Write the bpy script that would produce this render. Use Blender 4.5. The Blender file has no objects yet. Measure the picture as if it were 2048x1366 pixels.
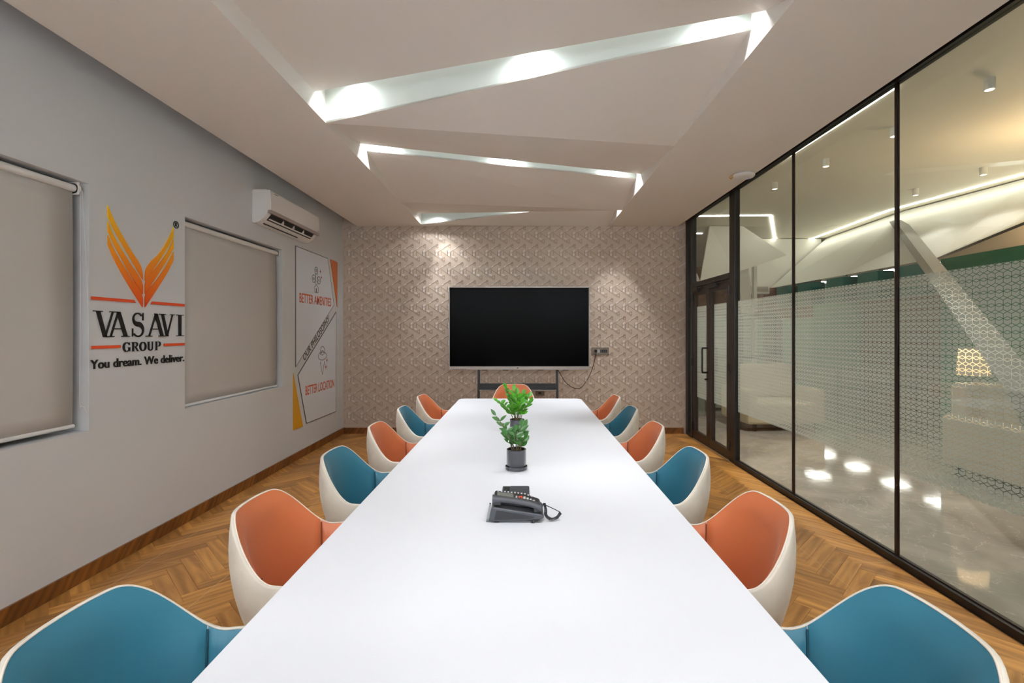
import bpy, bmesh, math, random
from mathutils import Vector, Matrix
random.seed(7)
PI = math.pi
sc = bpy.context.scene
C = sc.collection

# ---------------------------------------------------------------- camera
cam_d = bpy.data.cameras.new('camera')
cam_d.sensor_width = 36.0
cam_d.lens = 17.0
cam_d.shift_x = -21.0 / 2048
cam_d.shift_y = -19.0 / 2048
cam_d.clip_start = 0.02
cam = bpy.data.objects.new('camera', cam_d)
cam.location = (0, 0, 1.42)
cam.rotation_euler = (PI / 2, 0, 0)
C.objects.link(cam)
sc.camera = cam

# ---------------------------------------------------------------- view / world
sc.view_settings.view_transform = 'Standard'
sc.view_settings.look = 'None'
sc.view_settings.gamma = 1.0
sc.view_settings.use_curve_mapping = False
sc.view_settings.exposure = 0.0
sc.cycles.adaptive_threshold = 0.02
sc.cycles.max_bounces = 8
sc.cycles.diffuse_bounces = 5
sc.cycles.glossy_bounces = 3
sc.cycles.transmission_bounces = 4
world = bpy.data.worlds.new('world')
sc.world = world
world.use_nodes = True
world.node_tree.nodes['Background'].inputs[0].default_value = (0.05, 0.06, 0.08, 1)
world.node_tree.nodes['Background'].inputs[1].default_value = 0.3

# ---------------------------------------------------------------- lamps
def spot(name, loc, power, size, blend, col=(.945, .975, 1.0), radius=.02, aim=None):
    d = bpy.data.lights.new(name, 'SPOT')
    d.energy = power; d.spot_size = math.radians(size); d.spot_blend = blend
    d.color = col; d.shadow_soft_size = radius
    o = bpy.data.objects.new(name, d); C.objects.link(o); o.location = loc
    if aim:
        o.rotation_euler = (Vector(aim) - Vector(loc)).to_track_quat('-Z', 'Y').to_euler()
    return o
def area(name, loc, power, sx, sy, col=(1, .97, .92), rot=(0, 0, 0)):
    d = bpy.data.lights.new(name, 'AREA')
    d.shape = 'RECTANGLE'; d.size = sx; d.size_y = sy; d.energy = power; d.color = col
    o = bpy.data.objects.new(name, d); C.objects.link(o); o.location = loc; o.rotation_euler = rot
    return o
P_CORE, P_WIDE = 66.0, 15.0
slot_spots = [(-1.176, 3.26, 3.15), (.031, 2.87, 3.15), (1.017, 2.54, 3.15),
              (-1.239, 4.27, 3.17), (-.122, 4.64, 3.17), (.971, 4.99, 3.17),
              (-1.193, 6.46, 3.01), (.065, 6.24, 3.16), (1.10, 6.02, 3.16)]
for p in slot_spots:
    k = 1.7 if p[1] > 5.5 else 1.75 if p[1] > 4 else 1.0
    if abs(p[0]) > .5: k *= .75
    spot('slot_spot_core', p, P_CORE * k, 52, .75)
    spot('slot_spot_wide', p, P_WIDE * k, 160, 1.0)
spot('slot_beam_boost', (-1.25, 6.44, 3.0), 30, 50, .7, aim=(-.95, 6.764, 2.2))  # extra tilted spots added to strengthen the beams on the wallpaper
spot('slot_beam_boost', (1.10, 6.00, 3.1), 70, 44, .8, aim=(1.38, 6.764, 1.35))
for c, ang, pw in (((-.09, 2.90, 3.28), -.318, 2.2), ((-.09, 4.64, 3.28), .3146, 2.5), ((-.09, 6.27, 3.28), -.207, 2.2), ((0, 1.09, 3.28), .156, 26)):
    area('slot_fill_area', c, pw, 2.45, .05, (.945, .975, 1.0), (0, 0, ang))  # added area fill: soft gradient on slot faces, more room light
for p in [(-1.0, 1.05, 3.13), (0, 1.25, 3.13), (.9, 1.45, 3.13), (-.9, -.5, 3.13), (.6, -.3, 3.13)]:
    spot('slot_spot_wide', p, P_WIDE * 1.6, 150, 1.0)
    spot('slot_spot_core', p, P_CORE * .35, 60, .3)
for x in (-1.9, -.6, .7, 1.8):      # added unseen spots behind the camera, bouncing fill off the rear wall
    spot('rear_bounce_fill', (x, -.75, 2.86), 580, 95, .8, aim=(x, -1.6, 2.2))
for p in [(3.65, 3.776), (3.6, 4.68), (3.47, 5.53), (3.34, 6.40), (3.7, 2.9), (3.75, 2.0), (5.55, 5.82), (5.44, 6.69)]:
    spot('hall_spot', (p[0], p[1], 3.295), 9 if p[0] > 5 else 60 if p[1] < 3.5 else 140, 100, .7, (1, .98, .93))
hg = bpy.data.lights.new('lamp_glow', 'POINT'); hg.energy = 26; hg.color = (1, .72, .42); hg.shadow_soft_size = .08
hgo = bpy.data.objects.new('lamp_glow', hg); hgo.location = (5.05, 4.55, 2.7); C.objects.link(hgo)

# ---------------------------------------------------------------- materials
def lin(c):
    return tuple((v / 255 / 12.92) if v / 255 <= .04045 else ((v / 255 + .055) / 1.055) ** 2.4 for v in c)
MATS = {}
def mat(name, rgb, rough=.5, metal=0.0, spec=.5, bump=None, var=None, emit=None, coat=0, sheen=0, lk=1.0):
    m = bpy.data.materials.new(name); m.use_nodes = True
    nt = m.node_tree; b = nt.nodes['Principled BSDF']
    col = tuple(v * lk for v in lin(rgb)) + (1,)
    b.inputs['Base Color'].default_value = col
    b.inputs['Roughness'].default_value = rough
    b.inputs['Metallic'].default_value = metal
    b.inputs['Specular IOR Level'].default_value = spec
    if coat: b.inputs['Coat Weight'].default_value = coat
    if sheen:
        b.inputs['Sheen Weight'].default_value = sheen; b.inputs['Sheen Roughness'].default_value = .4
    if emit:
        b.inputs['Emission Color'].default_value = tuple(lin(rgb)) + (1,)
        b.inputs['Emission Strength'].default_value = emit
    if bump or var:
        tc = nt.nodes.new('ShaderNodeTexCoord')
        nz = nt.nodes.new('ShaderNodeTexNoise'); nz.inputs['Scale'].default_value = (bump or var)[0]
        nz.inputs['Detail'].default_value = 4
        nt.links.new(tc.outputs['Object'], nz.inputs['Vector'])
        if bump:
            bp = nt.nodes.new('ShaderNodeBump'); bp.inputs['Strength'].default_value = bump[1]
            bp.inputs['Distance'].default_value = .002
            nt.links.new(nz.outputs['Fac'], bp.inputs['Height']); nt.links.new(bp.outputs['Normal'], b.inputs['Normal'])
        if var:
            nz2 = nt.nodes.new('ShaderNodeTexNoise'); nz2.inputs['Scale'].default_value = var[0]; nz2.inputs['Detail'].default_value = 3
            nt.links.new(tc.outputs['Object'], nz2.inputs['Vector'])
            rp = nt.nodes.new('ShaderNodeValToRGB')
            rp.color_ramp.elements[0].position = .3; rp.color_ramp.elements[1].position = .7
            rp.color_ramp.elements[0].color = tuple(c * (1 - var[1]) for c in col[:3]) + (1,)
            rp.color_ramp.elements[1].color = tuple(min(1, c * (1 + var[1])) for c in col[:3]) + (1,)
            nt.links.new(nz2.outputs['Fac'], rp.inputs['Fac']); nt.links.new(rp.outputs['Color'], b.inputs['Base Color'])
    MATS[name] = m
    return m
M_wall = mat('painted wall grey white', (206, 208, 210), .6, bump=(90, .12))
M_ceil = mat('painted ceiling', (230, 225, 218), .7, bump=(120, .1))
M_slotface = mat('slot face paint', (215, 224, 218), .45)
M_paper = mat('wallpaper taupe', (184, 167, 151), .55, var=(3, .05))
M_paper_dark = mat('wallpaper groove line', (150, 132, 114), .6)
M_paper_lite = mat('wallpaper pale facet', (200, 188, 178), .33, metal=.0, spec=.9)
M_black = mat('black powder coat', (22, 18, 17), .4)
M_brownblack = mat('dark brown frame', (38, 26, 22), .4)
M_blind = mat('roller blind fabric', (190, 186, 181), .8, bump=(300, .25))
M_white_pl = mat('white plastic', (225, 224, 222), .3)
M_ac_front = mat('gloss white ac front', (228, 226, 224), .12)
M_silver = mat('taupe silver strip', (165, 152, 148), .35, metal=.6)
M_dark = mat('dark cavity', (18, 18, 19), .6)
M_table = mat('white laminate table', (238, 241, 248), .38, spec=.4)
M_tframe = mat('table steel leg', (70, 72, 75), .4, metal=.8)
M_teal = mat('teal leather', (42, 108, 130), .5, bump=(260, .12), sheen=.15)
M_orange = mat('tan orange leather', (192, 106, 64), .45, bump=(260, .12), sheen=.1)
M_teal_d = mat('teal seam thread', (20, 66, 84), .6)
M_orange_d = mat('orange seam thread', (120, 54, 26), .6)
M_cream = mat('cream velvet shell', (206, 198, 184), .8, bump=(45, .25), var=(14, .06), sheen=.35)
M_piping = mat('cream piping', (226, 216, 202), .6)
M_chairbase = mat('black metal chair base', (30, 30, 32), .35, metal=.7)
M_pot = mat('glazed charcoal pot', (52, 53, 60), .18, coat=.6)
M_soil = mat('potting soil', (58, 42, 32), .9, bump=(80, .9), var=(60, .4))
M_leaf1 = mat('fresh green leaf', (74, 152, 32), .32, var=(25, .25), coat=.2)
M_leaf2 = mat('deep green leaf', (56, 108, 46), .3, var=(25, .25), coat=.3)
M_stem = mat('brown green stem', (92, 78, 48), .5)
M_phone = mat('charcoal phone plastic', (62, 64, 70), .35)
M_phone_d = mat('dark phone plastic', (30, 31, 34), .4)
M_key = mat('light phone key', (210, 212, 215), .35)
M_lcd = mat('grey phone display', (120, 124, 118), .15)
M_red = mat('red phone key', (220, 90, 60), .4)
M_screen = mat('black television screen', (2, 2, 3), .2, spec=.03)
M_bezel = mat('silver bezel', (150, 143, 138), .35, metal=.7)
M_stand = mat('grey steel stand', (58, 60, 62), .4, metal=.5)
M_plate = mat('bronze socket plate', (112, 102, 90), .4, metal=.5)
M_cable = mat('black cable', (20, 18, 18), .5)
M_bar = mat('orange red bar', (222, 78, 34), .45)
M_ink = mat('black lettering', (14, 13, 13), .5)
M_ink_soft = mat('dark grey print', (44, 44, 46), .5)
M_postext = mat('orange brown print', (196, 84, 40), .5)
M_board = mat('pale blue white board', (216, 222, 230), .3)
M_edge = mat('board dark edge', (92, 92, 94), .4)
M_tri1 = mat('orange brown board', (200, 104, 44), .4)
M_tri2 = mat('mustard board', (206, 150, 12), .4)
M_grout = mat('pale grout line', (196, 164, 124), .7)
M_hall_white = mat('hall white paint', (232, 232, 226), .6)
M_hall_ceil = mat('hall ceiling paint', (240, 234, 220), .6)
M_hall_green = mat('hall green wall', (150, 186, 158), .5)
M_tealfin = mat('teal hall panel', (44, 112, 104), .4)
M_greenband = mat('deep green hall wall', (44, 104, 74), .4)
M_brownwood = mat('brown wood wall', (120, 84, 62), .4, var=(6, .3))
M_sofa = mat('beige sofa fabric', (196, 178, 150), .8)
M_hall_grey = mat('hall grey beam paint', (128, 126, 118), .6)
M_hall_beige = mat('beige hall paint', (196, 178, 158), .6)
M_panel = mat('ceiling light panel diffuser', (255, 252, 244), .5, emit=16.0)
M_led = mat('led strip diffuser', (255, 252, 240), .5, emit=10.0)
M_ledw = mat('warm lamp shade', (255, 214, 160), .5, emit=1.6)
M_lens = mat('lit downlight lens', (255, 246, 230), .5, emit=6.0)
M_wire = mat('yellow wire', (190, 140, 60), .5)
M_blue = mat('blue indicator', (110, 110, 255), .5, emit=1.0)
M_acryl = mat('clear acrylic', (190, 194, 198), .1)
M_acryl.node_tree.nodes['Principled BSDF'].inputs['Transmission Weight'].default_value = .9
M_night = mat('night window pane', (12, 14, 18), .05)

def wood_mat(name, ramp, dark=1.0):
    m = bpy.data.materials.new(name); m.use_nodes = True
    nt = m.node_tree; b = nt.nodes['Principled BSDF']; N = nt.nodes.new; L = nt.links.new
    uv = N('ShaderNodeUVMap'); uv.uv_map = 'UVMap'
    oi = N('ShaderNodeObjectInfo'); geo = N('ShaderNodeNewGeometry')
    add = N('ShaderNodeMath'); add.operation = 'ADD'
    L(oi.outputs['Random'], add.inputs[0]); L(geo.outputs['Random Per Island'], add.inputs[1])
    fr = N('ShaderNodeMath'); fr.operation = 'FRACT'; L(add.outputs[0], fr.inputs[0])
    comb = N('ShaderNodeCombineXYZ'); mul = N('ShaderNodeMath'); mul.operation = 'MULTIPLY'; mul.inputs[1].default_value = 37
    L(fr.outputs[0], mul.inputs[0]); L(mul.outputs[0], comb.inputs[0]); L(mul.outputs[0], comb.inputs[1])
    va = N('ShaderNodeVectorMath'); va.operation = 'ADD'; L(uv.outputs[0], va.inputs[0]); L(comb.outputs[0], va.inputs[1])
    mp = N('ShaderNodeMapping'); mp.inputs['Scale'].default_value = (1.6, 11, 1); L(va.outputs[0], mp.inputs[0])
    n1 = N('ShaderNodeTexNoise'); n1.inputs['Scale'].default_value = 2.2; n1.inputs['Detail'].default_value = 5
    n1.inputs['Distortion'].default_value = .6; L(mp.outputs[0], n1.inputs['Vector'])
    w = N('ShaderNodeTexWave'); w.wave_type = 'RINGS'; w.inputs['Scale'].default_value = .55; w.inputs['Distortion'].default_value = 9
    w.inputs['Detail'].default_value = 3; L(mp.outputs[0], w.inputs['Vector'])
    mx = N('ShaderNodeMix'); mx.inputs[0].default_value = .22
    L(n1.outputs['Fac'], mx.inputs[2]); L(w.outputs['Fac'], mx.inputs[3])
    rp = N('ShaderNodeValToRGB')
    rp.color_ramp.elements[0].position = .22; rp.color_ramp.elements[1].position = .78
    rp.color_ramp.elements[0].color = tuple(c * dark for c in lin(ramp[0])) + (1,)
    rp.color_ramp.elements[1].color = tuple(c * dark for c in lin(ramp[1])) + (1,)
    L(mx.outputs[0], rp.inputs['Fac'])
    rp2 = N('ShaderNodeValToRGB'); rp2.color_ramp.elements[0].color = (.62, .58, .54, 1); rp2.color_ramp.elements[1].color = (1.12, 1.12, 1.1, 1)
    L(fr.outputs[0], rp2.inputs['Fac'])
    mm = N('ShaderNodeMix'); mm.data_type = 'RGBA'; mm.blend_type = 'MULTIPLY'; mm.inputs[0].default_value = 1
    L(rp.outputs[0], mm.inputs[6]); L(rp2.outputs[0], mm.inputs[7]); L(mm.outputs[2], b.inputs['Base Color'])
    b.inputs['Roughness'].default_value = .36
    return m
M_wood = wood_mat('oak plank', ((142, 92, 38), (204, 148, 78)))
M_skirt = wood_mat('dark oak skirting', ((92, 52, 20), (150, 94, 42)))

def marble_mat():
    m = bpy.data.materials.new('grey marble'); m.use_nodes = True
    nt = m.node_tree; b = nt.nodes['Principled BSDF']; N = nt.nodes.new; L = nt.links.new
    tc = N('ShaderNodeTexCoord')
    n = N('ShaderNodeTexNoise'); n.inputs['Scale'].default_value = 1.4; n.inputs['Detail'].default_value = 8; n.inputs['Distortion'].default_value = 1.2
    L(tc.outputs['Object'], n.inputs['Vector'])
    rp = N('ShaderNodeValToRGB'); rp.color_ramp.elements[0].position = .3; rp.color_ramp.elements[1].position = .7
    rp.color_ramp.elements[0].color = lin((128, 122, 114)) + (1,); rp.color_ramp.elements[1].color = lin((164, 156, 146)) + (1,)
    L(n.outputs['Fac'], rp.inputs['Fac'])
    n2 = N('ShaderNodeTexNoise'); n2.inputs['Scale'].default_value = 2.3; n2.inputs['Detail'].default_value = 6; n2.inputs['Distortion'].default_value = 2.5
    L(tc.outputs['Object'], n2.inputs['Vector'])
    rv = N('ShaderNodeValToRGB'); e = rv.color_ramp.elements
    e[0].position = .492; e[0].color = (0, 0, 0, 1); e[1].position = .5; e[1].color = (1, 1, 1, 1)
    e3 = rv.color_ramp.elements.new(.508); e3.color = (0, 0, 0, 1)
    L(n2.outputs['Fac'], rv.inputs['Fac'])
    sc_ = N('ShaderNodeMath'); sc_.operation = 'MULTIPLY'; sc_.inputs[1].default_value = .3; L(rv.outputs[0], sc_.inputs[0])
    mx = N('ShaderNodeMix'); mx.data_type = 'RGBA'; L(sc_.outputs[0], mx.inputs[0]); L(rp.outputs[0], mx.inputs[6])
    mx.inputs[7].default_value = lin((225, 222, 214)) + (1,)
    L(mx.outputs[2], b.inputs['Base Color'])
    b.inputs['Roughness'].default_value = .06
    bp = N('ShaderNodeBump'); bp.inputs['Strength'].default_value = .03; bp.inputs['Distance'].default_value = .01
    n3 = N('ShaderNodeTexNoise'); n3.inputs['Scale'].default_value = 9; L(tc.outputs['Object'], n3.inputs['Vector'])
    L(n3.outputs['Fac'], bp.inputs['Height']); L(bp.outputs['Normal'], b.inputs['Normal'])
    return m
M_marble = marble_mat()

def glass_mat(name, tint, f0=.035, f90=.6):
    m = bpy.data.materials.new(name); m.use_nodes = True
    nt = m.node_tree; nt.nodes.remove(nt.nodes['Principled BSDF']); N = nt.nodes.new; L = nt.links.new
    out = nt.nodes['Material Output']
    geo = N('ShaderNodeNewGeometry'); dot = N('ShaderNodeVectorMath'); dot.operation = 'DOT_PRODUCT'
    L(geo.outputs['Incoming'], dot.inputs[0]); L(geo.outputs['Normal'], dot.inputs[1])
    ab = N('ShaderNodeMath'); ab.operation = 'ABSOLUTE'; L(dot.outputs['Value'], ab.inputs[0])
    om = N('ShaderNodeMath'); om.operation = 'SUBTRACT'; om.inputs[0].default_value = 1; L(ab.outputs[0], om.inputs[1])
    pw = N('ShaderNodeMath'); pw.operation = 'POWER'; pw.inputs[1].default_value = 5; L(om.outputs[0], pw.inputs[0])
    ma = N('ShaderNodeMath'); ma.operation = 'MULTIPLY_ADD'; ma.inputs[1].default_value = f90; ma.inputs[2].default_value = f0
    L(pw.outputs[0], ma.inputs[0])
    tr = N('ShaderNodeBsdfTransparent'); tr.inputs[0].default_value = tint + (1,)
    gl = N('ShaderNodeBsdfGlossy'); gl.inputs['Roughness'].default_value = 0.0
    mx = N('ShaderNodeMixShader'); L(ma.outputs[0], mx.inputs[0]); L(tr.outputs[0], mx.inputs[1]); L(gl.outputs[0], mx.inputs[2])
    L(mx.outputs[0], out.inputs[0])
    return m
M_glass = glass_mat('clear partition glass', (.95, .97, .955))
def film_mat():
    m = bpy.data.materials.new('frosted film'); m.use_nodes = True
    nt = m.node_tree; nt.nodes.remove(nt.nodes['Principled BSDF']); N = nt.nodes.new; L = nt.links.new
    out = nt.nodes['Material Output']
    d = N('ShaderNodeBsdfDiffuse'); d.inputs[0].default_value = (.58, .60, .56, 1)
    t = N('ShaderNodeBsdfTranslucent'); t.inputs[0].default_value = (.62, .64, .60, 1)
    tr = N('ShaderNodeBsdfTransparent'); tr.inputs[0].default_value = (.9, .92, .9, 1)
    a = N('ShaderNodeMixShader'); a.inputs[0].default_value = .5; L(d.outputs[0], a.inputs[1]); L(t.outputs[0], a.inputs[2])
    b = N('ShaderNodeMixShader'); b.inputs[0].default_value = .07; L(a.outputs[0], b.inputs[1]); L(tr.outputs[0], b.inputs[2])
    L(b.outputs[0], out.inputs[0])
    return m
M_film = film_mat()
def feather_mat():
    m = bpy.data.materials.new('feather gradient print'); m.use_nodes = True
    nt = m.node_tree; b = nt.nodes['Principled BSDF']; N = nt.nodes.new; L = nt.links.new
    tc = N('ShaderNodeTexCoord'); sx = N('ShaderNodeSeparateXYZ'); L(tc.outputs['Object'], sx.inputs[0])
    mr = N('ShaderNodeMapRange'); mr.inputs[1].default_value = 0.0; mr.inputs[2].default_value = .60
    L(sx.outputs['Z'], mr.inputs[0])
    rp = N('ShaderNodeValToRGB'); e = rp.color_ramp.elements
    e[0].color = lin((218, 62, 14)) + (1,); e[1].color = lin((246, 192, 6)) + (1,)
    k = e.new(.45); k.color = lin((236, 132, 14)) + (1,)
    L(mr.outputs[0], rp.inputs['Fac']); L(rp.outputs[0], b.inputs['Base Color']); b.inputs['Roughness'].default_value = .4
    return m
M_feather = feather_mat()

# ---------------------------------------------------------------- mesh helpers
class MB:
    def __init__(s): s.v = []; s.f = []; s.uv = None
    def box(s, a, b):
        x0, y0, z0 = a; x1, y1, z1 = b; n = len(s.v)
        s.v += [(x0, y0, z0), (x1, y0, z0), (x1, y1, z0), (x0, y1, z0), (x0, y0, z1), (x1, y0, z1), (x1, y1, z1), (x0, y1, z1)]
        s.f += [tuple(n + i for i in q) for q in ((3, 2, 1, 0), (4, 5, 6, 7), (0, 1, 5, 4), (1, 2, 6, 5), (2, 3, 7, 6), (3, 0, 4, 7))]
        return s
    def poly(s, pts):
        n = len(s.v); s.v += [tuple(p) for p in pts]; s.f.append(tuple(range(n, n + len(pts)))); return s
    def prism(s, pts, d):
        """closed polygon pts extruded by vector d"""
        n = len(s.v); k = len(pts); d = Vector(d)
        s.v += [tuple(p) for p in pts] + [tuple(Vector(p) + d) for p in pts]
        s.f.append(tuple(range(n + k - 1, n - 1, -1))); s.f.append(tuple(range(n + k, n + 2 * k)))
        for i in range(k):
            j = (i + 1) % k; s.f.append((n + i, n + j, n + k + j, n + k + i))
        return s
    def grid(s, rows, closed=False):
        n = len(s.v); w = len(rows[0])
        for r in rows: s.v += [tuple(p) for p in r]
        for i in range(len(rows) - 1):
            for j in range(w if closed else w - 1):
                k = (j + 1) % w
                s.f.append((n + i * w + j, n + i * w + k, n + (i + 1) * w + k, n + (i + 1) * w + j))
        return s
    def cap(s, pts): return s.poly(pts)
    def lathe(s, prof, c=(0, 0, 0), seg=32):
        rows = [[(c[0] + r * math.cos(2 * PI * j / seg), c[1] + r * math.sin(2 * PI * j / seg), c[2] + z) for j in range(seg)] for r, z in prof]
        return s.grid(rows, True)
    def tube(s, path, r, seg=8, caps=True):
        path = [Vector(p) for p in path]; rows = []; up = None
        for i, p in enumerate(path):
            t = (path[min(i + 1, len(path) - 1)] - path[max(i - 1, 0)])
            t = t.normalized() if t.length > 1e-9 else Vector((0, 0, 1))
            if up is None: up = Vector((0, 0, 1)) if abs(t.z) < .9 else Vector((1, 0, 0))
            a = t.cross(up)
            if a.length < 1e-6: a = t.orthogonal()
            a.normalize(); b = t.cross(a).normalized(); up = -b if False else up - t * up.dot(t)
            if up.length < 1e-6: up = b
            up.normalize()
            rr = r[i] if isinstance(r, (list, tuple)) else r
            rows.append([p + (a * math.cos(2 * PI * j / seg) + b * math.sin(2 * PI * j / seg)) * rr for j in range(seg)])
        s.grid(rows, True)
        if caps: s.poly(rows[0][::-1]); s.poly(rows[-1])
        return s
    def mesh(s, name, m, smooth=False):
        me = bpy.data.meshes.new(name); me.from_pydata([tuple(p) for p in s.v], [], s.f); me.update()
        for x in (m if isinstance(m, (list, tuple)) else [m]): me.materials.append(x)
        if smooth: me.polygons.foreach_set('use_smooth', [True] * len(me.polygons))
        return me
    def build(s, name, m, parent=None, smooth=False, bevel=0, loc=None, subsurf=0, angle=None, fixn=True):
        me = s.mesh(name, m, smooth)
        if fixn:
            bm = bmesh.new(); bm.from_mesh(me); bmesh.ops.recalc_face_normals(bm, faces=bm.faces); bm.to_mesh(me); bm.free()
        o = bpy.data.objects.new(name, me); C.objects.link(o)
        if parent: o.parent = parent
        if loc: o.location = loc
        if bevel:
            md = o.modifiers.new('bevel', 'BEVEL'); md.width = bevel; md.segments = 2; md.limit_method = 'ANGLE'
        if angle:
            md = o.modifiers.new('edge', 'EDGE_SPLIT'); md.split_angle = math.radians(angle)
        return o
def tag(o, label=None, cat=None, group=None, kind=None):
    if label: o['label'] = label
    if cat: o['category'] = cat
    if group: o['group'] = group
    if kind: o['kind'] = kind
    return o
def empty(name, loc=(0, 0, 0), rz=0, **k):
    o = bpy.data.objects.new(name, None); C.objects.link(o); o.location = loc; o.rotation_euler = (0, 0, rz)
    o.empty_display_size = .1
    return tag(o, **k)
def struct(o): o['kind'] = 'structure'; return o
def smooth01(t): t = max(0, min(1, t)); return t * t * (3 - 2 * t)
def catmull(P, n=8):
    P = [Vector(p) for p in P]; Q = []
    for i in range(len(P) - 1):
        p0 = P[max(i - 1, 0)]; p1 = P[i]; p2 = P[i + 1]; p3 = P[min(i + 2, len(P) - 1)]
        for k in range(n):
            t = k / n
            Q.append(.5 * ((2 * p1) + (p2 - p0) * t + (2 * p0 - 5 * p1 + 4 * p2 - p3) * t * t + (3 * p1 - p0 - 3 * p2 + p3) * t ** 3))
    Q.append(P[-1]); return Q

XL, XR, YB, YF, H = -2.51, 2.31, 6.764, -1.6, 2.896     # room: window wall, glass wall, far wall, rear wall, ceiling
TOP = 3.40

# ---------------------------------------------------------------- room shell
fl = struct(MB().box((XL - .1, YF - .1, -.12), (XR + .0, YB + .1, -.008)).build('floor', M_grout))
# window openings in wall_left
W = [(1.34, 2.80), (3.595, 5.057)]; WZ = (.848, 2.278)
m = MB(); xo = XL - .24
ys = [YF] + [v for w in W for v in w] + [YB + .1]
for a, b in ((ys[0], ys[1]), (ys[2], ys[3]), (ys[4], ys[5])): m.box((xo, a, -.1), (XL, b, TOP))
for a, b in W:
    m.box((xo, a, -.1), (XL, b, WZ[0])); m.box((xo, a, WZ[1]), (XL, b, TOP))
struct(m.build('wall_left', M_wall))
wb = struct(MB().box((XL - .24, YB, -.1), (2.36, YB + .14, TOP)).build('wall_back', M_paper))
struct(MB().box((XL - .24, YF - .14, -.1), (14, YF, TOP)).build('wall_front', M_wall))

# wallpaper relief: repeated interlocking isometric motif, printed and embossed
def bars(m, segs, w, ox, oz, x0, x1, z0, z1, y, k):
    for (ax, az, bx, bz) in segs:
        a = Vector((ox + ax * k, 0, oz - az * k)); b = Vector((ox + bx * k, 0, oz - bz * k))
        if min(a.x, b.x) < x0 + w or max(a.x, b.x) > x1 - w or min(a.z, b.z) < z0 + w or max(a.z, b.z) > z1 - w: continue
        t = (b - a).normalized(); n = Vector((-t.z, 0, t.x)) * w / 2
        m.poly([(p.x, y, p.z) for p in (a - n, b - n, b + n, a + n)])
k = .1745 / 285
segs = [(250, 155, 455, 30), (455, 30, 455, 115), (455, 115, 400, 82), (400, 82, 455, 50), (250, 195, 600, 438), (100, 170, 100, 290),
        (240, 170, 240, 285), (170, 205, 170, 290), (170, 205, 240, 160), (320, 325, 320, 420), (320, 325, 250, 368), (250, 368, 320, 412),
        (385, 170, 385, 262), (455, 200, 455, 320), (170, 310, 250, 360), (10, 110, 165, 20)]
pal = [(250, 135, 405, 42, 26), (105, 200, 160, 165, 40), (185, 320, 255, 322, 46), (110, 262, 150, 262, 50)]
md_, ml_ = MB(), MB()
for i in range(-2, 29):
    for j in range(0, 12):
        ox = XL + i * .1745 + .004; oz = H + .02 - j * .2525
        bars(md_, segs, .0062, ox, oz, XL, XR - .01, .09, 3.0, YB - .0016, k)
        for (ax, az, bx, bz, w) in pal:
            bars(ml_, [(ax, az, bx, bz)], w * k, ox, oz, XL, XR - .01, .09, 3.0, YB - .0010, k)
tag(md_.build('wallpaper_line', M_paper_dark, wb), kind='stuff'); tag(ml_.build('wallpaper_facet', M_paper_lite, wb), kind='stuff')

# skirting made of slanted offcuts
def skirting(name, p0, p1, nrm, n):
    p0, p1, nrm = Vector(p0), Vector(p1), Vector(nrm); d = (p1 - p0); Ln = d.length; d.normalize()
    base = MB(); h = .084
    base.prism([p0, p1, p1 + Vector((0, 0, h)), p0 + Vector((0, 0, h))], nrm * .009)
    base = struct(base.build(name, M_skirt))
    st = Ln / n; sl = .055
    for i in range(n):
        a, b = i * st + .0008, (i + 1) * st - .0008; s0 = sl if i < n - 1 else 0; s00 = sl if i > 0 else 0
        pts = [p0 + d * a, p0 + d * b, p0 + d * min(Ln, b + s0) + Vector((0, 0, h)), p0 + d * (a + s00) + Vector((0, 0, h))]
        pts = [p + nrm * .009 for p in pts]
        mb = MB().prism(pts, nrm * .004); o = mb.build('board', M_skirt, base)
        uvl = o.data.uv_layers.new(name='UVMap'); kx = random.random() * 9
        for l in o.data.loops:
            v = o.data.vertices[l.vertex_index].co; uvl.data[l.index].uv = ((v - p0).dot(d) * .6 + v.z * .8 + kx, v.z * .6 - (v - p0).dot(d) * .8)
skirting('baseboard_left', (XL, YF, 0), (XL, YB, 0), (1, 0, 0), 62)
skirting('baseboard_back', (XL + .013, YB, 0), (2.25, YB, 0), (0, -1, 0), 34)

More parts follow.
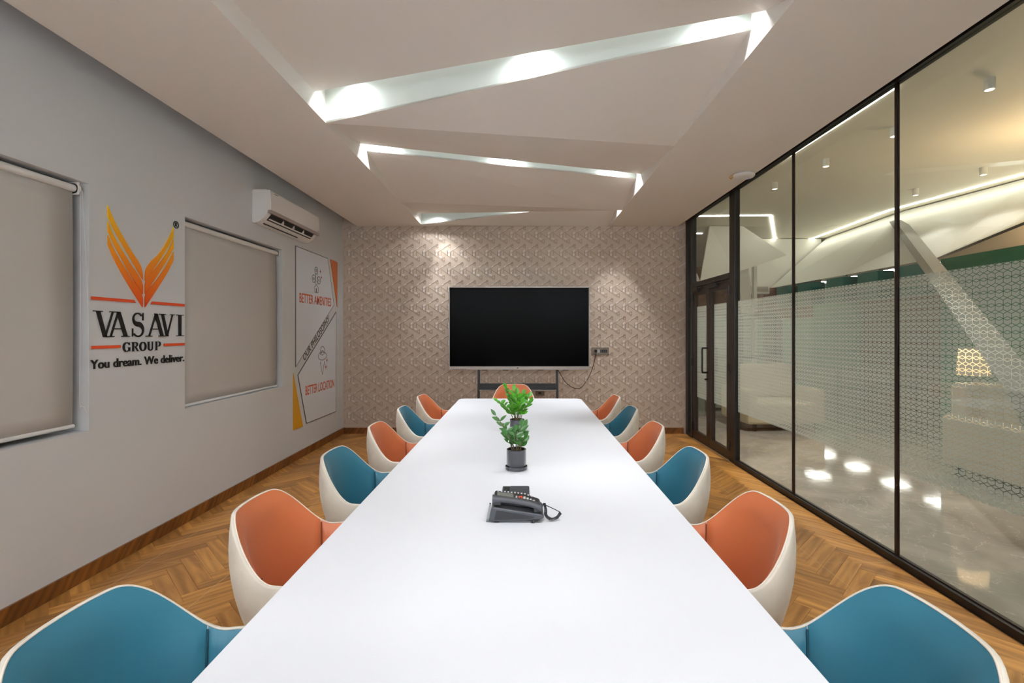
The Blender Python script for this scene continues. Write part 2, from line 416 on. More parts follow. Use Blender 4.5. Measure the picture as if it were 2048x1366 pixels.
# ---------------------------------------------------------------- herringbone floor
def clip(poly, x0, x1, y0, y1):
    for ax, lim, sg in ((0, x0, 1), (0, x1, -1), (1, y0, 1), (1, y1, -1)):
        out = []
        for i in range(len(poly)):
            a, b = poly[i - 1], poly[i]; ia, ib = sg * (a[ax] - lim) >= 0, sg * (b[ax] - lim) >= 0
            if ia != ib:
                t = (lim - a[ax]) / (b[ax] - a[ax]); out.append((a[0] + (b[0] - a[0]) * t, a[1] + (b[1] - a[1]) * t))
            if ib: out.append(b)
        poly = out
        if len(poly) < 3: return []
    return poly
PL, PW = .42, .084
r2 = math.sqrt(.5)
planks = []
for a in range(-60, 90):
    for b in range(-40, 50):
        # herringbone lattice in the rotated frame: step (PW, PW), shift (PL, -PL)
        ox = a * PW + b * PL; oy = a * PW - b * PL
        for kind_ in (0, 1):
            if kind_ == 0: q = [(ox, oy), (ox + PL, oy), (ox + PL, oy + PW), (ox, oy + PW)]; dr = (1, 0)
            else: q = [(ox, oy + PW), (ox + PW, oy + PW), (ox + PW, oy + PW + PL), (ox, oy + PW + PL)]; dr = (0, 1)
            cx = sum(p[0] for p in q) / 4; cy = sum(p[1] for p in q) / 4
            g = .0006
            q = [(cx + (p[0] - cx) * (1 - 2 * g / (PL if kind_ == 0 else PW)), cy + (p[1] - cy) * (1 - 2 * g / (PW if kind_ == 0 else PL))) for p in q]
            R = lambda p: ((p[0] - p[1]) * r2, (p[0] + p[1]) * r2 + 1.0)
            c = R((cx, cy))
            if not (XL - .3 < c[0] < XR + .3 and YF - .3 < c[1] < YB + .3): continue
            q = clip([R(p) for p in q], XL + .014, XR - .04, YF, YB - .014)
            if q:
                dv = R(dr); dv = (dv[0], dv[1] - 1.0)
                ar = abs(sum(q[i - 1][0] * q[i][1] - q[i][0] * q[i - 1][1] for i in range(len(q)))) / 2
                if ar > .0004: planks.append((q, dv, ar))
def seen(q):
    cx = sum(p[0] for p in q) / len(q); cy = sum(p[1] for p in q) / len(q)
    if cy < 1.85 or (-1.34 < cx < 1.25 and cy < 9): return 0
    if abs(cx / cy) > 1.12: return 0
    return 1 / cy ** 3
planks.sort(key=lambda t: -seen(t[0]) * t[2])
def plank_mesh(mb, uvs, q, dv):
    n = len(q); base = len(mb.v)
    mb.v += [(p[0], p[1], -.008) for p in q] + [(p[0], p[1], 0) for p in q]
    faces = [tuple(base + n + i for i in range(n))] + [(base + i, base + (i + 1) % n, base + n + (i + 1) % n, base + n + i) for i in range(n)]
    mb.f += faces
    ru, rv = random.random() * 20, random.random() * 20
    for f in faces:
        for i in f:
            p = mb.v[i]; uvs.append((p[0] * dv[0] + p[1] * dv[1] + ru, -p[0] * dv[1] + p[1] * dv[0] + rv))
rest, ruv = MB(), []
for i, (q, dv, ar) in enumerate(planks):
    if i < 300 and seen(q) > 0:
        mb, uvs = MB(), []; plank_mesh(mb, uvs, q, dv)
        o = mb.build('plank', M_wood, fl, fixn=False)
        o.data.uv_layers.new(name='UVMap').data.foreach_set('uv', [c for u in uvs for c in u])
    else: plank_mesh(rest, ruv, q, dv)
o = rest.build('planks_beyond', M_wood, fl, fixn=False); o['kind'] = 'stuff'
o.data.uv_layers.new(name='UVMap').data.foreach_set('uv', [c for u in ruv for c in u])
for x in (-2.31, -1.72, -1.13, 1.23, 1.82):
    MB().box((x - .0016, YF, -.002), (x + .0016, YB - .014, .0006)).build('grout_line', M_grout, fl)
for y in (.58, 1.78, 2.98, 4.18, 5.38, 6.58):
    MB().box((XL + .014, y - .0012, -.002), (XR - .04, y + .0012, .0005)).build('grout_line', M_grout, fl)

# ---------------------------------------------------------------- ceiling with folded light slots
cl = MB()
cl.box((-2.31, YF, H), (-1.39, YB, H + .10)); cl.box((1.21, YF, H), (2.167, YB, H + .10))
cl.box((-1.41, YF, H + .10), (-1.39, YB, TOP)); cl.box((1.21, YF, H + .10), (1.23, YB, TOP))
cl.box((-1.41, YF, TOP - .1), (1.23, YB, TOP))
ceil = struct(cl.build('ceiling', M_ceil))
struct(MB().box((XL - .24, YF - .1, TOP + .002), (XR + .05, YB + .14, TOP + .1)).build('ceiling_slab', M_ceil))
def fold(tris):
    mb = MB()
    for t in tris: mb.prism([(x, y, H + z) for x, y, z in t], (0, 0, .012))
    return mb.build('ceiling_panel', M_ceil, ceil)
XA, XB = -1.39, 1.21
fold([[(XB, 2.10, 0), (XB, 2.403, .122), (XA, 1.2, .08)], [(XB, 2.403, .122), (XA, 3.239, .135), (XA, 1.2, .08)]])
fold([[(XA, 3.415, 0), (XB, 2.56, .123), (XB, 3.84, 0)]])
fold([[(XA, 3.415, 0), (XB, 3.84, 0), (XA, 4.149, .139)], [(XB, 3.84, 0), (XB, 4.958, .144), (XA, 4.149, .139)]])
fold([[(XA, 4.308, .137), (XB, 5.154, .155), (XB, 5.88, .004)], [(XA, 4.308, .137), (XB, 5.88, .004), (XA, 5.49, 0)]])
fold([[(XA, 5.49, 0), (XB, 5.88, .004), (XA, 6.40, .093)]])
fold([[(XA, 6.636, 0), (XB, 6.09, .17), (XB, YB, 0)], [(XA, 6.636, 0), (XB, YB, 0), (XA, YB, 0)]])
fold([[(XB, 2.10, 0), (XA, 1.2, .08), (XB, 1.62, .12)], [(XA, 1.2, .08), (XA, 1.17, .12), (XB, 1.62, .12)]])
fold([[(XA, .97, .0), (XB, 1.38, .0), (XB, -.15, .12)], [(XA, .97, 0), (XB, -.15, .12), (XA, -.35, .12)]])
fold([[(XA, -.6, .0), (XB, -.4, 0), (XB, YF, .0)], [(XA, -.6, 0), (XB, YF, 0), (XA, YF, 0)]])
def slot_face(a, b):
    a = Vector((a[0], a[1], H + a[2])); b = Vector((b[0], b[1], H + b[2])); t = TOP - .1
    mb = MB().prism([a, b, (b.x, b.y, t), (a.x, a.y, t)], (0, .012, 0))
    mb.build('slot_face', M_slotface, ceil)
slot_face((XA, 3.415, 0), (XB, 2.56, .123)); slot_face((XA, 4.308, .137), (XB, 5.154, .155))
slot_face((XA, 6.636, 0), (XB, 6.09, .17)); slot_face((XA, .97, 0), (XB, 1.38, 0))

# ---------------------------------------------------------------- glazed partition (wall_right) and double door
gw = struct(MB().box((XR - .03, YF, 2.955), (XR + .03, YB, 3.03)).build('wall_right', M_black))
MB().box((XR - .03, YF, 3.03), (XR + .03, YB + .1, TOP)).build('bulkhead', M_wall, gw)
MB().box((XR - .03, YF, -.005), (XR + .03, 5.20, .042)).build('base_channel', M_black, gw, bevel=.003)
MB().box((XR - .008, YF, .042), (XR - .004, 5.20, .05)).build('base_bead', M_brownblack, gw)
MB().box((XR - .03, 6.56, -.005), (XR + .03, 6.668, .042)).build('base_channel', M_black, gw, bevel=.003)
for a, b in ((5.20, 5.335), (6.50, 6.56), (6.668, YB)):
    MB().box((XR - .03, a, 0), (XR + .03, b, 2.955)).build('post', M_black, gw, bevel=.003)
MB().box((XR - .035, 5.335, 2.01), (XR + .035, 6.50, 2.075)).build('transom', M_black, gw, bevel=.003)
for y in (4.121, 2.982, 1.84, .70):
    MB().box((XR - .009, y - .010, .042), (XR + .009, y + .010, 2.955)).build('glazing_joint', M_brownblack, gw)
panes = [(4.131, 5.20, .042, 2.955), (2.992, 4.111, .042, 2.955), (1.85, 2.972, .042, 2.955), (.71, 1.83, .042, 2.955), (YF, .69, .042, 2.955),
         (6.56, 6.668, .042, 2.955), (5.335, 6.50, 2.075, 2.955)]
for (y0, y1, z0, z1) in panes:
    MB().box((XR - .005, y0, z0), (XR + .005, y1, z1)).build('glass_pane', M_glass, gw)
# film cut into a lattice of diamonds and hexagons with clear lines between
PX, PH, FZ0, FZ1 = .0395, .066, .56, 1.755
def film(y0, y1, x, parent):
    mb = MB(); g = .0013; d1, d2 = .0105, .0092
    def put(pts):
        cy = sum(p[0] for p in pts) / len(pts); cz = sum(p[1] for p in pts) / len(pts)
        out = []
        n = len(pts)
        ar = sum(pts[i - 1][0] * pts[i][1] - pts[i][0] * pts[i - 1][1] for i in range(n))
        if ar < 0: pts = pts[::-1]
        for i in range(n):   # inset by g
            a, b, c = Vector(pts[i - 1]), Vector(pts[i]), Vector(pts[(i + 1) % n])
            e1, e2 = (b - a).normalized(), (c - b).normalized()
            n1, n2 = Vector((-e1.y, e1.x)), Vector((-e2.y, e2.x)); s = n1 + n2
            out.append(tuple(b + s * g / max(.35, (1 + n1.dot(n2)))))
        q = clip(out, y0 + .002, y1 - .002, FZ0, FZ1)
        if q: mb.poly([(x, p[0], p[1]) for p in q])
    i0, i1 = int(y0 / PX) - 1, int(y1 / PX) + 2
    for i in range(i0, i1):
        Y = i * PX
        for j in range(int(FZ0 / PH) - 1, int(FZ1 / PH) + 2):
            Z = j * PH; hp = PX / 2
            put([(Y - hp, Z), (Y, Z - d1), (Y + hp, Z), (Y, Z + d1)])
            put([(Y, Z + PH / 2), (Y + hp, Z + PH / 2 - d2), (Y + PX, Z + PH / 2), (Y + hp, Z + PH / 2 + d2)])
            put([(Y, Z + d1), (Y + hp, Z), (Y + PX, Z + d1), (Y + PX, Z + PH / 2), (Y + hp, Z + PH / 2 - d2), (Y, Z + PH / 2)])
            put([(Y, Z - d1), (Y + hp, Z), (Y + PX, Z - d1), (Y + PX, Z - PH / 2), (Y + hp, Z - PH / 2 + d2), (Y, Z - PH / 2)])
    o = mb.build('frosted_film', M_film, parent, fixn=False); o['kind'] = 'stuff'
    return o
for (y0, y1, z0, z1) in panes:
    if z0 < 1: film(y0, y1, XR + .0066, gw)
dr = struct(empty('door_1', (XR, 5.93, 0)))
def dbox(a, b, name, m, parent, bevel=.002):
    return MB().box((a[0], a[1] - 5.93, a[2]), (b[0], b[1] - 5.93, b[2])).build(name, m, parent, bevel=bevel)
for (a, b, hinge) in ((5.338, 5.927, 5.338), (5.933, 6.498, 6.498)):
    mb = MB(); s = .082
    for bx in (((a, .01), (a + s, 2.005)), ((b - s, .01), (b, 2.005)), ((a + s, .01), (b - s, .11)), ((a + s, 1.905), (b - s, 2.005))):
        mb.box((-.022, bx[0][0] - 5.93, bx[0][1]), (.022, bx[1][0] - 5.93, bx[1][1]))
    leaf = mb.build('door_leaf', M_brownblack, dr)
    dbox((-.005, a + s, .11), (.005, b - s, 1.905), 'glass_pane', M_glass, leaf, 0)
    f = film(a + s, b - s, .0066, leaf); f.location = (0, -5.93, 0)
    for z in (.16, 1.02, 1.88):
        MB().tube([(-.032, hinge - 5.93, z - .05), (-.032, hinge - 5.93, z + .05)], .012, 10).build('hinge', M_black, leaf)
    mb = MB().box((-.062, (a + b) / 2 - 5.93 + .02, 1.945), (-.022, (a + b) / 2 - 5.93 + .24, 2.0))
    mb.box((-.05, (a + b) / 2 - 5.93 - .12, 1.985), (-.038, (a + b) / 2 - 5.93 + .06, 1.995))
    mb.build('door_closer', M_black, leaf, bevel=.002)
    if a > 5.9:
        for sx in (-1, 1):
            yy = a + .04 - 5.93
            pth = catmull([(sx * .022, yy, 1.22), (sx * .075, yy, 1.22), (sx * .09, yy, 1.205), (sx * .09, yy, 1.07), (sx * .09, yy, .935), (sx * .075, yy, .92), (sx * .022, yy, .92)], 5)
            MB().tube(pth, .011, 10).build('pull_handle', M_black, leaf, smooth=True)
        MB().tube([(-.022, yy, .835), (-.05, yy, .835)], .014, 12).box((-.062, yy - .016, .829), (-.05, yy + .016, .841)).build('lock_knob', M_black, leaf)

# ---------------------------------------------------------------- windows and blinds
def window(n, y0, y1):
    w = struct(MB().box((XL - .235, y0, WZ[0]), (XL - .20, y0 + .05, WZ[1])).box((XL - .235, y1 - .05, WZ[0]), (XL - .20, y1, WZ[1]))
               .box((XL - .235, y0 + .05, WZ[0]), (XL - .20, y1 - .05, WZ[0] + .05)).box((XL - .235, y0 + .05, WZ[1] - .05), (XL - .20, y1 - .05, WZ[1])).build('window_%d' % n, M_white_pl))
    MB().box((XL - .222, y0 + .05, WZ[0] + .05), (XL - .214, y1 - .05, WZ[1] - .05)).build('pane', M_night, w)
def blind(y0, y1, label, zb, chain_z):
    X = XL - .048
    r = empty('roller_blind', (X, (y0 + y1) / 2, WZ[1]), label=label, cat='blind', group='roller blinds over the two windows')
    yc = (y0 + y1) / 2
    MB().tube([(.0, y0 - yc, -.040), (.0, y1 - yc, -.040)], .021, 20).build('roller_tube', M_white_pl, r, smooth=True, angle=40)
    for s, e in ((-1, y0), (1, y1)):
        mb = MB().box((-.03, e - yc + (0 if s > 0 else -.012), -.075), (.028, e - yc + (.012 if s > 0 else 0), -.004))
        mb.tube([(0, e - yc + s * .0, -.04), (0, e - yc + s * .02, -.04)], .030, 20)
        mb.build('bracket', M_white_pl, r, bevel=.002)
    rows = []
    for i in range(17):
        t = i / 16; z = -.05 - t * (WZ[1] - .05 - zb)
        wv = .004 * math.sin(t * 3.1)
        rows.append([(.0 + wv * (1 if j in (0, 8) else .2), (y0 + .004 if j == 0 else y1 - .004 if j == 8 else y0 + (y1 - y0) * j / 8) - yc, z) for j in range(9)])
    mb = MB().grid(rows); o = mb.build('blind_fabric', M_blind, r, smooth=True)
    sd = o.modifiers.new('s', 'SOLIDIFY'); sd.thickness = .0016
    zz = zb - WZ[1]
    MB().tube([(.0, y0 - yc, zz), (.0, y1 - yc, zz)], .011, 12).build('bottom_bar', M_white_pl, r, smooth=True, angle=40)
    ym = y1 - yc + .016; cz = chain_z - WZ[1]
    pth = catmull([(.026, ym, -.04), (.028, ym, cz * .5), (.028, ym - .006, cz + .06), (.030, ym + .004, cz + .006), (.034, ym + .016, cz), (.05, ym + .026, cz + .02), (.05, ym + .020, cz * .5), (.035, ym + .002, -.045)], 14)
    mb = MB().tube(pth, .0012, 5)
    for p in pth[::1]: mb.lathe([(0, -.0022), (.0022, 0), (0, .0022)], p, 5)
    mb.build('bead_chain', M_white_pl, r)
    return r
window(1, *W[0]); window(2, *W[1])
blind(1.40, 2.752, 'white roller blind over the window left of the winged logo', .885, .99)
blind(3.62, 5.025, 'white roller blind over the window between logo and philosophy poster', .862, 1.02)

# ---------------------------------------------------------------- wall logo
def onwall(obj, y, z, x=XL + .002): obj.location = (x, y, z)
lg = empty('wall_logo', (XL, 3.2, 1.19), label='raised company logo with orange winged V and black VASAVI GROUP lettering', cat='sign')
LY, LZ = 3.2, 1.19
def wallprism(polys, name, m, parent, th=.006, oy=LY, oz=LZ, loc=None):
    mb = MB()
    for p in polys:
        mb.prism([(.0005, y - oy, z - oz) for y, z in p], (th, 0, 0))
    return mb.build(name, m, parent, loc=loc)
FE = [([(2.921, 2.185), (2.979, 2.088), (3.079, 1.961), (3.161, 1.87), (3.187, 1.816), (3.191, 1.766)], [(2.923, 2.115), (2.968, 2.045), (3.045, 1.946), (3.191, 1.766)]),
      ([(2.922, 2.088), (2.968, 2.004), (3.079, 1.868), (3.161, 1.784), (3.19, 1.729), (3.19, 1.669)], [(2.923, 2.026), (2.968, 1.955), (3.079, 1.802), (3.19, 1.669)]),
      ([(2.922, 2.004), (2.968, 1.923), (3.079, 1.784), (3.161, 1.698), (3.189, 1.647), (3.189, 1.584)], [(2.923, 1.947), (2.979, 1.849), (3.079, 1.714), (3.189, 1.584)]),
      ([(3.472, 2.172), (3.421, 2.078), (3.339, 1.966), (3.26, 1.894), (3.217, 1.834), (3.21, 1.758)], [(3.472, 2.098), (3.407, 2.008), (3.325, 1.898), (3.21, 1.758)]),
      ([(3.472, 2.082), (3.407, 1.977), (3.312, 1.866), (3.235, 1.787), (3.21, 1.736), (3.21, 1.671)], [(3.472, 2.019), (3.407, 1.926), (3.312, 1.801), (3.21, 1.671)]),
      ([(3.472, 1.993), (3.407, 1.895), (3.312, 1.776), (3.235, 1.699), (3.21, 1.649), (3.21, 1.584)], [(3.472, 1.935), (3.407, 1.833), (3.312, 1.711), (3.21, 1.584)])]
for u, l in FE:
    U = [tuple(p) for p in catmull([Vector(p) for p in u], 6)]; Lw = [tuple(p) for p in catmull([Vector(p) for p in l], 10)]
    pts = U + Lw[::-1][1:]
    mb = MB().prism([(.0005, y - LY, z - 1.584) for y, z in pts], (.006, 0, 0))
    mb.build('feather', M_feather, lg, loc=(0, 0, 1.584 - LZ))
for (ya, za, yb, zb, sl) in ((2.812, 1.618, 3.128, 1.618, .02), (3.265, 1.618, 3.585, 1.618, -.02)):
    if sl > 0: p = [(ya, za - .0095), (yb + .005, za - .0095), (yb - .01, za + .0095), (ya, za + .0095)]
    else: p = [(ya - .005, za - .0095), (yb, za - .0095), (yb, za + .0095), (ya + .01, za + .0095)]
    wallprism([p], 'bar', M_bar, lg)
for ya, yb in ((2.812, 3.015), (3.38, 3.585)):
    wallprism([[(ya, 1.321), (yb, 1.321), (yb, 1.339), (ya, 1.339)]], 'bar', M_bar, lg)
def stroke(pts, ws):
    """ribbon along pts with per-point widths"""
    P = [Vector(p) for p in pts]; L_, R_ = [], []
    for i, p in enumerate(P):
        t = (P[min(i + 1, len(P) - 1)] - P[max(i - 1, 0)]).normalized(); n = Vector((-t.y, t.x))
        L_.append(tuple(p + n * ws[i] / 2)); R_.append(tuple(p - n * ws[i] / 2))
    return [[L_[i], L_[i + 1], R_[i + 1], R_[i]] for i in range(len(P) - 1)]
def arc(cx, cy, rx, ry, a0, a1, n=18):
    return [(cx + rx * math.cos(math.radians(a0 + (a1 - a0) * i / n)), cy + ry * math.sin(math.radians(a0 + (a1 - a0) * i / n))) for i in range(n + 1)]
def serif(x, y, w, up=True, h=.035): return [(x - w / 2, y), (x + w / 2, y), (x + w / 2, y + (h if up else -h)), (x - w / 2, y + (h if up else -h))]
def bar4(x0, y0, x1, y1, w): return [(x0 - w / 2, y0), (x0 + w / 2, y0), (x1 + w / 2, y1), (x1 - w / 2, y1)]
def g_V(): return [bar4(.5, 0, .20, 1, .15), bar4(.5, 0, .84, 1, .06), serif(.20, 1, .38, False), serif(.84, 1, .28, False)]
def g_A(): return [bar4(.17, 0, .5, 1, .06), bar4(.82, 0, .5, 1, .15), [(.28, .30), (.68, .30), (.68, .34), (.28, .34)], serif(.17, 0, .30), serif(.82, 0, .36)]
def g_I(): return [bar4(.5, 0, .5, 1, .34), serif(.5, 0, .9), serif(.5, 1, .9, False)]
def g_S():
    top = arc(.47, .745, .30, .225, 35, 270, 16); bot = arc(.50, .265, .34, .255, 90, -145, 16)
    pts = top + bot; n = len(pts)
    ws = [.06 + .15 * math.exp(-((i / n - .5) / .17) ** 2) for i in range(n)]
    return stroke(pts, ws) + [[(.80, .68), (.86, .68), (.86, 1.0), (.80, .96)], [(.10, 0), (.15, .04), (.15, .34), (.10, .34)]]
def g_G():
    return stroke(arc(.48, .5, .38, .47, 42, 335, 26), [.08 + .13 * max(0, -math.cos(math.radians(42 + 293 * i / 26))) for i in range(27)]) + [[(.74, .04), (.90, .06), (.90, .42), (.74, .42)], serif(.80, .42, .36), [(.78, .70), (.84, .70), (.84, .98), (.78, .90)]]
def g_R(): return [bar4(.24, 0, .24, 1, .16), serif(.24, 0, .38), serif(.20, 1, .30, False)] + stroke([(.2, .97), (.50, .97)] + arc(.52, .74, .26, .225, 90, -90, 12) + [(.25, .51)], [.05, .06] + [.06 + .09 * math.sin(PI * i / 12) for i in range(13)] + [.05]) + [bar4(.86, 0, .52, .52, .15), serif(.90, 0, .24)]
def g_O(): return stroke(arc(.5, .5, .38, .46, 0, 360, 32), [.08 + .11 * abs(math.cos(math.radians(i * 360 / 32))) for i in range(33)])
def g_U(): return [bar4(.24, .28, .24, 1, .16), bar4(.78, .28, .78, 1, .07), serif(.24, 1, .38, False), serif(.78, 1, .28, False)] + stroke(arc(.51, .30, .27, .26, 180, 360, 16), [.16 - .09 * i / 16 for i in range(17)])
def g_P(): return [bar4(.24, 0, .24, 1, .16), serif(.24, 0, .42), serif(.20, 1, .30, False)] + stroke([(.2, .97), (.52, .97)] + arc(.54, .71, .28, .25, 90, -90, 12) + [(.25, .46)], [.05, .06] + [.06 + .10 * math.sin(PI * i / 12) for i in range(13)] + [.05])
def letter(g, y0, y1, z0, z1):
    wallprism([[(y0 + (y1 - y0) * a, z0 + (z1 - z0) * b) for a, b in p] for p in g], 'letter', M_ink, lg, .007)
for g, a, b in ((g_V(), 2.822, 2.985), (g_A(), 2.912, 3.086), (g_S(), 3.093, 3.213), (g_A(), 3.215, 3.396), (g_V(), 3.335, 3.486), (g_I(), 3.497, 3.577)):
    letter(g, a, b, 1.390, 1.546)
gy = [3.033, 3.098, 3.163, 3.226, 3.296]
for g, a, w_ in zip((g_G(), g_R(), g_O(), g_U(), g_P()), gy, (.06, .062, .06, .062, .058)):
    letter(g, a, a + w_, 1.295, 1.355)

def text(s, name, m, parent, loc, h, width, rot=0, bold=.0, th=.003, shear=0):
    """flat lettering in the plane of the left wall, baseline at loc, cap height h, total width"""
    cu = bpy.data.curves.new(name, 'FONT'); cu.body = s; cu.size = 1.0; cu.extrude = .02; cu.offset = bold; cu.resolution_u = 3; cu.shear = shear
    to = bpy.data.objects.new(name, cu); C.objects.link(to)
    dg = bpy.context.evaluated_depsgraph_get(); me = bpy.data.meshes.new_from_object(to.evaluated_get(dg)); bpy.data.objects.remove(to)
    xs = [v.co.x for v in me.vertices]; zs = [v.co.y for v in me.vertices]
    x0, x1 = min(xs), max(xs); caph = .729
    sx = width / (x1 - x0); sy = h / caph
    ca, sa = math.cos(rot), math.sin(rot)
    for v in me.vertices:
        a, b, c = (v.co.x - x0) * sx, v.co.y * sy, (v.co.z + .02) / .04 * th
        v.co = (c, a * ca - b * sa, a * sa + b * ca)
    me.materials.clear(); me.materials.append(m)
    me.name = name
    o = bpy.data.objects.new(name, me); C.objects.link(o); o.parent = parent; o.location = loc
    return o
def text_x(t):
    cu = bpy.data.curves.new('t', 'FONT'); cu.body = t; to = bpy.data.objects.new('t', cu); C.objects.link(to)
    dg = bpy.context.evaluated_depsgraph_get(); me = to.evaluated_get(dg).to_mesh(); xs = [v.co.x for v in me.vertices]
    bpy.data.objects.remove(to); return min(xs), max(xs)
full = 'You dream. We deliver.'; fx0, fx1 = text_x(full); kx = .775 / (fx1 - fx0); pre = ''
for wd in full.split():
    a1 = text_x(pre + wd)[1]; w0, w1 = text_x(wd); pre += wd + ' '
    text(wd, 'word', M_ink, lg, (.0005, 2.806 - LY + (a1 - (w1 - w0) - fx0) * kx, 1.204 - LZ), .056, (w1 - w0) * kx, bold=.010, th=.006)
# registered mark
wallprism(stroke(arc(3.500, 2.196, .024, .024, 0, 360, 24), [.006] * 25) + [[(3.491, 2.182), (3.495, 2.182), (3.495, 2.212), (3.491, 2.212)]]
          + stroke([(3.493, 2.210), (3.503, 2.210), (3.508, 2.204), (3.503, 2.198), (3.493, 2.198)], [.004] * 5) + stroke([(3.499, 2.198), (3.509, 2.182)], [.004, .004]), 'registered_mark', M_ink, lg, .004)

# ---------------------------------------------------------------- poster
PY, PZ = 5.28, .34
ps = empty('wall_poster', (XL, PY, PZ), label='tall philosophy poster of slanted white, orange and mustard panels beside the air conditioner', cat='poster')
def panel(pts, name, m, edge=True, th=.006):
    b = wallprism([pts], name, m, ps, th, PY, PZ)
    if edge:
        n = len(pts); q = []
        for i in range(n):
            a, c = pts[i], pts[(i + 1) % n]; q += stroke([a, c], [.008, .008])
        wallprism(q, 'panel_edge', M_edge, b, .0068, PY, PZ)
    return b
panel([(5.341, 2.37), (6.221, 2.365), (6.419, 1.778), (5.341, 1.035)], 'white_panel', M_board)
panel([(6.497, 1.687), (6.487, .354), (5.609, .361), (5.395, .94)], 'white_panel', M_board)
panel([(6.304, 2.368), (6.547, 2.362), (6.537, 1.756)], 'orange_panel', M_tri1, False)
panel([(5.285, .973), (5.518, .342), (5.285, .345)], 'mustard_panel', M_tri2, False)
tx = .0068
text('BETTER AMENITIES', 'lettering', M_postext, ps, (tx, 5.426 - PY, 1.755 - PZ), .110, .90, bold=.012, th=.001)
text('BETTER LOCATION', 'lettering', M_postext, ps, (tx, 5.576 - PY, .69 - PZ), .110, .85, bold=.012, th=.001)
text('OUR PHILOSOPHY', 'lettering', M_ink_soft, ps, (.0005, 5.56 - PY, 1.083 - PZ), .085, .88, rot=math.atan2(.494, .74), bold=.014, th=.001)
def ring(cx, cz, r, w=.007, a0=0, a1=360, ry=None): return stroke(arc(cx, cz, r, ry or r, a0, a1, 22), [w] * 23)
ic = ring(5.87, 2.165, .042) + ring(5.80, 2.06, .045) + ring(5.945, 2.055, .045) + stroke([(5.82, 1.96), (5.82, 1.90), (5.925, 1.90), (5.925, 1.96), (5.872, 2.0), (5.82, 1.96)], [.007] * 6) \
    + stroke([(5.87, 1.90), (5.87, 1.95)], [.02] * 2) + stroke([(5.85, 2.0), (5.85, 2.13)], [.006] * 2) + stroke([(5.895, 2.0), (5.895, 2.13)], [.006] * 2) + ring(5.80, 2.06, .014) + ring(5.945, 2.055, .014) + ring(5.87, 2.165, .014)
wallprism(ic, 'amenities_icon', M_ink_soft, ps, .0075, PY, PZ)
st4 = lambda y, z, r: [[(y - r, z), (y, z - r * .3), (y + r, z), (y, z + r * .3)], [(y, z - r), (y + r * .3, z), (y, z + r), (y - r * .3, z)]]
wallprism(st4(5.99, 2.17, .028) + st4(6.02, 2.10, .024), 'amenities_star', M_postext, ps, .0075, PY, PZ)
ic = ring(6.05, 1.17, .07, a0=-30, a1=210) + ring(6.05, 1.12, .125, .007, 0, 360, .05) + ring(6.05, 1.16, .03) + stroke([(5.985, 1.05), (6.05, .885), (6.115, 1.05)], [.010, .008, .010])
wallprism(ic, 'location_icon', M_ink_soft, ps, .0075, PY, PZ)
wallprism(st4(6.19, 1.06, .034) + st4(6.155, .975, .034), 'location_star', M_postext, ps, .0075, PY, PZ)

# ---------------------------------------------------------------- air conditioner
ac = empty('air_conditioner', (XL, 4.49, 2.43), label='white split air conditioner high on the wall above the poster', cat='air conditioner')
Lc = 1.065
def prof_ext(prof, y0, y1, name, m, parent, smooth=False):
    rows = [[(x, y, z) for x, z in prof] for y in (y0, y1)]
    mb = MB().grid(rows, True); mb.poly(rows[0]); mb.poly(rows[1][::-1])
    return mb.build(name, m, parent, smooth=smooth, angle=35 if smooth else None)
body = [(0, .02), (0, .305), (.012, .315), (.135, .315), (.145, .305), (.145, .11), (.135, .085), (.10, .045), (.06, .018), (.03, .008), (.01, .006)]
prof_ext(body, 0, Lc, 'body', M_white_pl, ac, True)
fp = [(.146, .125), (.146, .305), (.152, .313), (.168, .305), (.176, .20), (.176, .125)]
prof_ext(fp, .0, Lc, 'front_panel', M_ac_front, ac, True)
prof_ext([(.146, .098), (.146, .1245), (.178, .1245), (.176, .092)], .0, Lc, 'silver_strip', M_silver, ac)
prof_ext([(.141, .090), (.147, .096), (.107, .042), (.101, .042)], .06, Lc - .08, 'air_outlet', M_dark, ac)
for i in range(3): MB().box((.118, .3 + i * .22, .055), (.146, .305 + i * .22, .09)).build('outlet_fin', M_white_pl, ac)
prof_ext([(.118, .047), (.128, .056), (.124, .060), (.112, .050)], .07, Lc - .09, 'louvre', M_white_pl, ac)
mb = MB(); mb.box((.06, .08, .010), (.066, Lc - .3, .020)); mb.build('louvre_gap', M_dark, ac)
MB().tube([(.028, -.001, .075), (.028, .002, .075)], .03, 20).build('knockout_cover', M_white_pl, ac)
MB().box((.1765, .06, .285), (.1768, .13, .289)).build('badge', M_dark, ac)
MB().box((.1765, Lc - .05, .135), (.1768, Lc - .012, .139)).build('badge', M_dark, ac)

